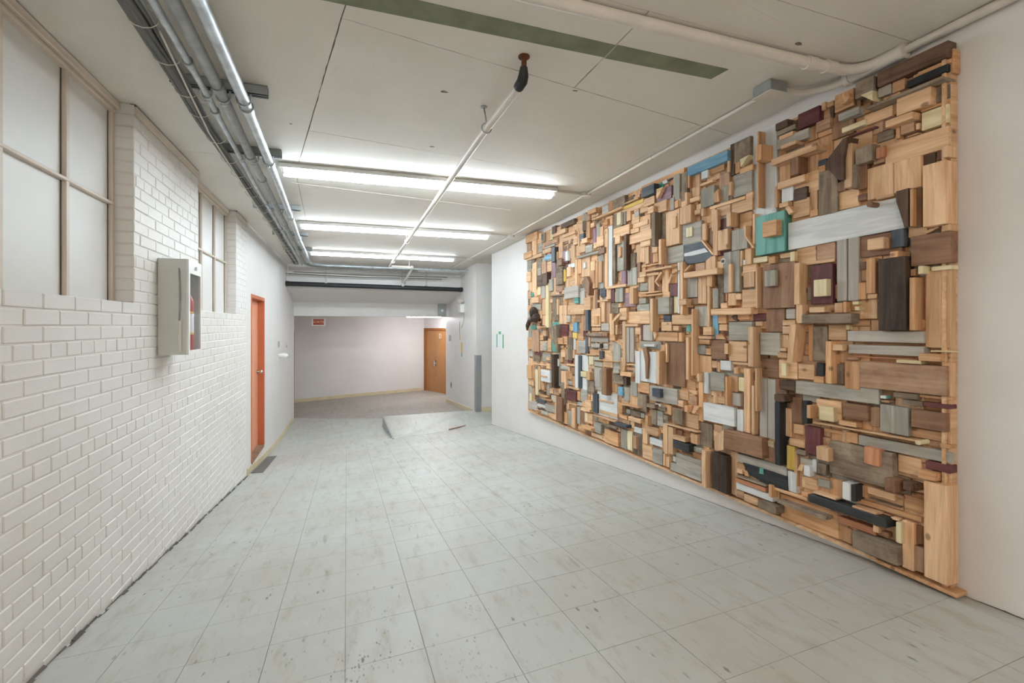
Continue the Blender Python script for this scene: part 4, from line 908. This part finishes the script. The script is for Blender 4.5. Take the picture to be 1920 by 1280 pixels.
survey(1200, 680, T, """0 340 155 530 7 q;165 385 640 730 9 W;210 430 345 600 14 s;0 530 100 700 6 g;255 690 350 800 6 w;195 790 390 1100 7 G;310 745 440 830 11 g;445 720 530 900 9 q;110 690 250 790 12 g;85 900 130 1080 13 q;550 760 740 1080 8 r;580 790 720 1060 11 g;670 460 830 650 6 p;
650 640 740 760 9 p;840 465 970 550 9 p;840 560 970 730 7 r;755 730 810 850 12 p;P 12 p 885 850 930 740 1005 760 930 870;770 860 1000 1150 6 p;975 180 1010 325 14 p;1000 330 1080 1010 8 q;1090 160 1170 530 8 w;1210 150 1290 480 8 G;1085 675 1615 1100 9 w;395 1030 975 1200 13 p;
100 1085 310 1260 9 p;40 1130 120 1290 7 p;1050 1010 1230 1290 6 g;400 890 470 990 10 g;610 1130 720 1240 6 n""")
survey(1200, 780, 8, """345 110 405 560 12 p;415 150 490 580 11 p;345 560 370 750 9 p;385 600 435 770 9 p;500 360 735 545 14 k;495 275 675 395 12 p;755 250 855 430 9 p;535 540 920 740 6 W;540 615 920 860 6.5 W;450 690 915 985 8 G;490 595 535 690 7 w;920 505 980 1080 16 p;
1080 540 1300 1165 14 D;P 14 p 1115 300 1255 205 1250 505 1155 520 1120 500;145 315 335 470 7 w;35 420 185 670 6 p;190 470 335 740 6 G;40 190 105 420 7 p;770 440 920 560 7 G;905 95 1080 480 6 g;1110 120 1230 250 6 r;1360 540 1440 1160 7 p""")
survey(0, 0, 1, """1357 804.5 1429 860 14 n""")
survey(1330, 240, 8, """370 225 615 440 8 g;310 250 370 700 7 d;P 12 c 460 470 590 400 470 585;455 610 650 620 9 q;360 715 640 960 8 G;650 100 1010 1270 5 w;716 55 742 1190 14 q;690 270 775 470 21 q;385 520 460 660 8 q;265 480 300 660 9 p;150 705 300 850 7 r;150 870 285 1090 7 G;
285 815 330 1000 11 p;P 11 q 70 980 130 910 145 1100 75 1120;0 1180 530 1060 9 p;330 1135 645 1220 8 p;105 1165 310 1280 7 p;540 980 650 1040 8 p""")
survey(1330, 390, 8, """50 35 120 700 10 p;125 180 330 690 5 m;120 340 275 610 11 p;330 340 565 600 8 G;250 75 320 265 17 p;455 90 640 270 7 q;P 13 p 505 272 545 260 545 420 670 590 640 595 530 430;645 90 685 540 10 p;690 140 1130 645 11 t;795 215 1005 400 18 q;215 670 455 1255 7 G;
275 660 322 1255 7.5 W;285 840 330 1260 10 p;530 620 620 840 10 p;655 750 870 800 8 c;885 735 985 825 11 q;460 640 495 870 8 p;500 860 710 970 6 p;510 970 675 1180 9 p;690 885 720 1500 11 p;800 860 1290 1490 9 n;825 945 985 1165 13 G;1060 690 1240 730 9 p;1040 745 1230 800 6 g;
0 980 40 1180 11 q;120 1010 215 1480 5 g;505 780 545 850 8 w""")
survey(1330, 540, 8, """45 10 125 300 7 G;280 80 400 260 8 p;395 85 475 170 9 p;170 225 270 300 9 p;490 30 715 285 9 p;20 315 625 390 14 p;40 390 135 770 5 b;135 405 255 530 8 q;145 545 265 640 9 p;275 390 650 495 5 p;420 385 600 470 8 q;660 380 850 490 5 m;290 508 640 790 8 G;690 500 790 570 7 p;
575 578 655 1180 15 p;760 667 1060 1015 8 G;850 310 1130 660 6 n;1150 310 1290 460 7 W;1095 480 1290 560 9 p;1095 570 1210 690 8 p;1070 700 1190 900 6 p;1020 960 1165 1050 9 q;1065 900 1150 950 9 p;25 775 250 1075 7 n;220 830 275 990 12 p;290 797 560 1110 8 p;35 1090 120 1200 8 p;
160 1085 320 1240 8 w;120 1110 158 1260 8 q;780 1050 1035 1344 6 n;1040 1070 1320 1370 6 p;1075 1120 1155 1320 9 c;350 1105 580 1160 8 p;360 1190 425 1290 9 p;430 1200 560 1290 6 q;P 9 d 330 430 380 392 412 400 405 490 360 470;P 7 q 100 700 180 670 240 765 100 765""")
survey(1330, 690, 7.111, """10 50 200 315 8 G;210 112 235 500 13 q;385 122 505 320 8 c;290 100 380 320 6 p;300 325 410 510 8 W;50 330 100 470 7 p;365 545 450 850 7 w;460 0 545 870 8 p;560 230 600 890 10 p;605 0 635 580 13 p;670 130 772 940 7 W;780 140 885 960 7 W;890 150 930 330 5 o;
935 155 1145 305 8 d;865 345 1000 450 17 d;872 450 945 1302 14 k;1010 530 1090 920 7 p;1030 460 1240 750 6 n;1120 740 1250 890 8 p;1060 930 1265 1070 9 p;1150 1075 1280 1170 10 g;740 955 860 1060 6 c;755 1040 890 1270 5 r;100 370 205 480 6 p""")
survey(0, 0, 1, """1475 834 1490 882 8 y;1477 882 1493 925 8 w;1516 925.5 1662 990.6 16 k""")
survey(1350, 800, 6.4, """205 315 800 600 7 G;P 9 k 270 430 470 490 800 600 815 765 560 690 350 575;P 10 t 475 490 515 510 520 570 470 560;175 578 545 720 13 g;175 605 545 785 12 o;190 662 630 905 10 w;285 803 455 950 9 p;455 882 670 1055 16 g;195 745 285 870 7 r;645 720 1050 895 9 p;
680 868 1270 1125 14 g;725 800 1418 1350 5 q;580 690 625 850 12 q;125 280 210 830 7 p;200 420 300 540 7 q;885 285 920 720 8 p;P 9 p 925 520 965 440 1000 460 985 530;1010 462 1080 600 11 w;960 360 1150 560 6 G;1170 625 1285 740 7 G;980 590 1170 780 6 p;975 775 1055 850 9 q;200 500 265 570 8 p;290 520 345 600 7 q""")
survey(1440, 70, 6.4, """85 1040 230 1060 12 d;105 1130 330 1090 9 g;355 928 615 998 9 m;575 1025 745 1080 8 r;800 705 1030 812 7 q;840 925 1090 910 11 G;1045 555 1265 650 11 g;P 13 c 1110 695 1250 635 1255 760;880 1088 1170 1040 9 c;105 1238 485 1200 9 G;430 1255 1290 920 6 q;960 1180 1290 1080 7 m;
640 790 690 860 7 p;710 790 785 810 7 q;P 5 d 735 860 765 800 790 850 775 1000 760 1000;130 1190 300 1170 10 p;1060 730 1110 850 6 n""")
survey(1440, 250, 6.4, """150 148 335 122 13 p;35 312 578 190 17 p;140 400 270 560 6 q;272 290 362 480 16 n;110 592 440 572 12 p;160 655 300 800 8 w;310 675 465 780 8 d;80 642 108 890 9 q;130 842 240 868 11 p;P 13 p 205 890 250 870 300 940 250 975;300 812 495 975 8 p;500 252 595 920 5 p;605 470 835 940 9 g;
P 17 d 680 390 720 300 900 62 950 40 905 300 905 550 850 560;915 140 1000 640 14 p;1050 188 1250 320 14 g;1000 382 1070 650 13 g;1075 340 1180 650 9 n;850 702 1090 870 7 p;600 330 700 400 6 s;600 400 690 450 6 q;840 590 930 680 9 n;1075 740 1185 790 8 n;500 925 600 985 7 q;240 1040 450 990 7 q""")
survey(0, 0, 1, """P 8 w 1478 418.5 1679 371 1696 427 1478 468.5""")
survey(1480, 430, 7.111, """60 452 135 1000 14 p;85 1000 170 1250 13 p;285 488 575 985 8 m;318 674 492 886 14 c;262 1037 462 1105 13 p;160 1135 820 1250 15 g;628 142 758 950 8 W;780 108 920 945 8 W;100 248 360 430 5 p;365 205 610 415 6 r;945 100 1500 310 6 n;1040 132 1258 250 13 p;1025 392 1145 850 11 q;
920 712 1020 930 8 q;600 980 715 1110 7 p;715 962 760 1110 9 q;840 960 925 1000 10 c;870 1030 930 1080 12 c;930 935 1170 1190 5 p;10 300 70 420 9 c;190 440 600 430 6 p;945 440 1020 530 7 n""")
survey(1470, 590, 7.111, """P 17 p 75 130 160 125 110 630 40 620;385 152 575 620 7 g;590 132 830 340 6 p;640 392 780 480 13 p;550 352 625 920 14 q;430 637 530 815 7 k;190 652 405 870 6 p;390 817 525 915 8 q;685 652 805 930 6 g;155 877 1265 1195 8 G;820 130 860 200 8 c;835 560 985 605 8 r;320 130 385 620 6 q;845 372 1862 398 7 o""")
survey(0, 0, 1, """1588.8 620 1732.5 643.5 9 W;1590 645.5 1732.5 668.5 9 W;1590 668.7 1720 673 7 o;1583 676.5 1612 731 9 q;1612 677 1775 743 9 r;1646.5 486 1698 619.5 14 D;1650 757.5 1703 818 9 G""")
survey(1480, 740, 6.4, """10 25 150 340 6 n;155 67 215 350 10 k;205 122 250 285 15 q;325 42 630 320 6 p;350 127 530 330 11 c;635 92 940 320 10 n;590 302 800 395 12 q;280 320 1546 573 12 p;190 367 375 745 8 m;50 348 180 480 7 p;410 395 680 490 5 q;680 435 820 590 6 q;830 478 1931 827 7 G;478 548 1240 1140 10 g;
890 618 1075 865 13 o;320 612 470 805 16 p;170 842 245 985 12 w;275 770 325 930 8 w;330 812 440 970 9 g;340 1003 485 1130 8 G;180 980 335 1160 6 p;490 990 640 1240 5 q;640 1045 790 1285 14 k;632 1042 728 1275 15.5 w;935 1103 1260 1275 10 p;800 1060 930 1240 5 q;90 645 180 740 9 d;965 140 1085 380 6 r;1090 5 1160 50 8 w;1160 8 1180 50 8 t""")
survey(1520, 880, 5.333, """275 463 650 665 10 o;415 612 870 965 15 g;285 550 410 750 5 q;620 552 680 640 12 p;850 522 905 745 14 c;915 502 1030 1020 9 p;1025 752 1130 1040 8 r;1130 112 1365 1165 14 p;455 283 1110 535 7 q;410 357 655 475 14 p;930 250 1130 450 5 q;20 217 250 310 13 p;1050 552 1110 750 6 n;920 115 1050 220 12 d;800 470 880 520 9 p;670 600 770 690 9 n;680 420 800 500 6 q""")
survey(1620, 60, 6.4, """160 492 1015 290 10 d;640 485 1040 365 7 q;510 585 1000 470 9 k;20 902 945 560 16 g;165 683 320 730 7 W;340 612 490 680 6 q;390 803 800 860 12 p;860 683 1035 790 6 g;685 973 1010 1080 8 c;250 1068 575 1030 16 p;0 1003 340 1000 7 p;440 1112 600 1180 8 r;380 1150 435 1270 7 q;150 1222 355 1270 6 g;
680 930 1030 840 6 q;620 1100 665 1160 9 p;520 1250 650 1220 8 p;345 850 390 980 6 q""")
survey(1620, 240, 6.4, """255 213 1015 230 8 p;40 492 350 795 8 p;355 412 685 705 8 p;705 453 980 1145 14 p;P 13 d 385 760 530 720 530 1180 490 1180 385 880;545 735 585 1175 13 q;590 730 690 1180 9 n;870 250 945 370 6 n;945 222 1010 340 12 p;135 240 235 340 12 o;140 832 360 815 9 p;110 380 245 400 8 r;700 300 860 420 5 d""")
survey(1620, 420, 6.4, """330 73 475 265 9 s;310 333 410 395 13 q;560 152 1035 460 10 n;530 35 760 130 5 p;P 8 p 720 90 880 25 900 40 750 115;940 12 1030 75 11 p;555 542 615 620 9 q;645 503 710 595 14 c;805 513 1050 540 9 c;540 642 610 1277 13 q;735 562 1040 1491 7 p;40 840 160 890 10 p""")
survey(1620, 600, 6.4, """650 397 910 500 14 q;800 362 1055 390 9 c;385 472 690 530 11 c;350 862 640 960 9 g;660 888 1050 965 6 q;710 978 1030 1070 9 m;450 948 705 1040 8 g;560 1067 970 1344 11 n;75 1042 185 1290 6 r;200 955 300 995 9 r;980 510 1050 920 6 p""")
survey(1620, 760, 6.4, """570 262 1030 450 5 q;910 453 1030 525 9 q;735 658 1035 820 9 m;405 583 690 860 5 p;640 765 850 915 14 q;465 915 560 1030 15 d;245 862 370 1050 17 n;480 1062 715 1290 5 q;370 1062 470 1125 8 r;60 1102 440 1230 6 g""")
# round details
def disc(x, y, r_px, d, key, name, th=.012, n=20):
    c = onX(x, y, XR - d); r = r_px * (c.x * SP + c.y * CP) / FPX
    m_ = MB(); m_.tube([(XR - d + th, c.y, c.z), (XR - d, c.y, c.z)], r, n); o = m_.build(name, WM[key], art, c); o['label'] = LBL.get(key, 'round') + ' ' + name; return o
disc(1355.6, 489.4, 5.4, .085, 'w', 'eye_disc'); disc(1354.6, 489.6, 3.2, .089, 'k', 'eye_pupil', .004)
disc(1582, 184, 10.5, .10, 'q', 'wood_round', .03)
disc(1630, 383, 5, .105, 'n', 'branch_end', .08)
disc(1721, 829.5, 4.5, .11, 'c', 'dowel_end', .06)
# dark carved figure at the far edge
m_ = MB(); c = onX(999, 585, XR - .1); hgt = (c.x * SP + c.y * CP) / FPX
def ell(mb_, c_, rx, ry, rz, n=14, k=9):
    mb_.tube([(c_[0], c_[1], c_[2] + rz * math.cos(math.pi * (1 - i / k))) for i in range(k + 1)], [max(.0008, math.sin(math.pi * (1 - i / k))) for i in range(k + 1)], n)
    cnt = (k + 1) * n
    st = len(mb_.v) - cnt - 2 * n
    for i in range(st, len(mb_.v)):
        v = mb_.v[i]; v.x = c_[0] + (v.x - c_[0]) * rx; v.y = c_[1] + (v.y - c_[1]) * ry
ell(m_, (XR - .09, c.y, c.z), .055, .065, .068)
c2 = onX(1003, 596, XR - .1); ell(m_, (XR - .08, c2.y, c2.z), .06, .055, .06)
tl = [onX(q_[0], q_[1], XR - .09) for q_ in ((1000, 598), (993, 601), (989, 610), (988.5, 619))]
m_.tube(tl, [.03, .03, .026, .012], 10)
o = m_.build('carved_figure', WM['D'], art, c); o['label'] = 'dark rounded carved figure at the far edge'
# frame boards at the near end, along the bottom and a stub at the top
def fbox(name, a, b_, key): m_ = MB(); m_.box(a, b_, .002); return m_.build(name, WM[key], art, (Vector(a) + Vector(b_)) / 2)
fbox('frame_board', (XR - .042, 1.156, ZC - 1.035), (XR - .001, 1.168, ZC + 1.085), 'p')
fbox('frame_board', (XR - .056, 1.168, ZC - 1.035), (XR - .02, 1.182, ZC + 1.108), 'p')
fbox('frame_stub', (XR - .045, 1.146, ZC + .995), (XR - .004, 1.156, ZC + 1.09), 'q')
fbox('bottom_ledge', (XR - .07, 1.125, ZC - 1.052), (XR - .001, 1.42, ZC - 1.036), 'q')
m_ = MB(); m_.prism([(XR - .05, 1.42, ZC - 1.055), (XR - .05, 5.74, ZC - 1.118), (XR - .05, 5.74, ZC - 1.105), (XR - .05, 1.42, ZC - 1.04)], (.049, 0, 0)); m_.build('bottom_ledge', WM['p'], art)
# small offcuts packed between the larger pieces
rnd = random.Random(21)
def split(y0, y1, z0, z1, out):
    w, h = y1 - y0, z1 - z0
    lim = rnd.uniform(.05, .20)
    if max(w, h) < lim or (w < .045 or h < .045) and max(w, h) < .26:
        out.append((y0, y1, z0, z1)); return
    if (w > h and rnd.random() < .8) or h < .05: c_ = y0 + w * rnd.uniform(.3, .7); split(y0, c_, z0, z1, out); split(c_, y1, z0, z1, out)
    else: c_ = z0 + h * rnd.uniform(.3, .7); split(y0, y1, z0, c_, out); split(y0, y1, c_, z1, out)
fill = []; split(YR + .012, YL, 0.0, 1.0, fill) if False else None
rects = []; split(YR + .014, YL - .005, zbot(YL) + .01, ZC + 1.13, rects)
known = list(cover); cand = []
keys = 'ppppppqqqqqrrggGnnpq'
for (y0, y1, z0, z1) in rects:
    yc = (y0 + y1) / 2
    z0 = max(z0, zbot(yc) + .004); z1 = min(z1, ztop(yc) - .02)
    if z1 - z0 < .015: continue
    if y1 > 1.962 and y0 < 2.125 and z1 > ZC + .6: continue
    ins = 0
    for a in range(6):
        for b_ in range(6):
            y = y0 + (y1 - y0) * (a + .5) / 6; z_ = z0 + (z1 - z0) * (b_ + .5) / 6
            if any(k[0] <= y <= k[1] and k[2] <= z_ <= k[3] for k in known): ins += 1
    if ins > 28: continue
    vis = (36 - ins) / 36 * (y1 - y0) * (z1 - z0) / (XR * SP + yc * CP) ** 2
    cand.append((vis, y0, y1, z0, z1, rnd.uniform(.026, .040), rnd.choice(keys)))
cand.sort(reverse=True)
lump = MB(); g_ = .0015; mats_ = []
for i, (vis, y0, y1, z0, z1, d, key) in enumerate(cand):
    if i < 260: piece(y0 + g_, y1 - g_, z0 + g_, z1 - g_, d, key, None, 'offcut')
    else: lump.box((XR - d, y0 + g_, z0 + g_), (XR - .016, y1 - g_, z1 - g_), .002); mats_.append(key)
if lump.f:
    o = lump.build('small_offcuts', None, art); o['kind'] = 'stuff'
    ks = sorted(set(mats_)); [o.data.materials.append(WM[k]) for k in ks]
    for i, p in enumerate(o.data.polygons): p.material_index = ks.index(mats_[i // 26])
cc = {}
for o in art.children: cc[o.name.split('.')[0]] = cc.get(o.name.split('.')[0], 0) + 1
print('ART', len(known), len(cand), cc)
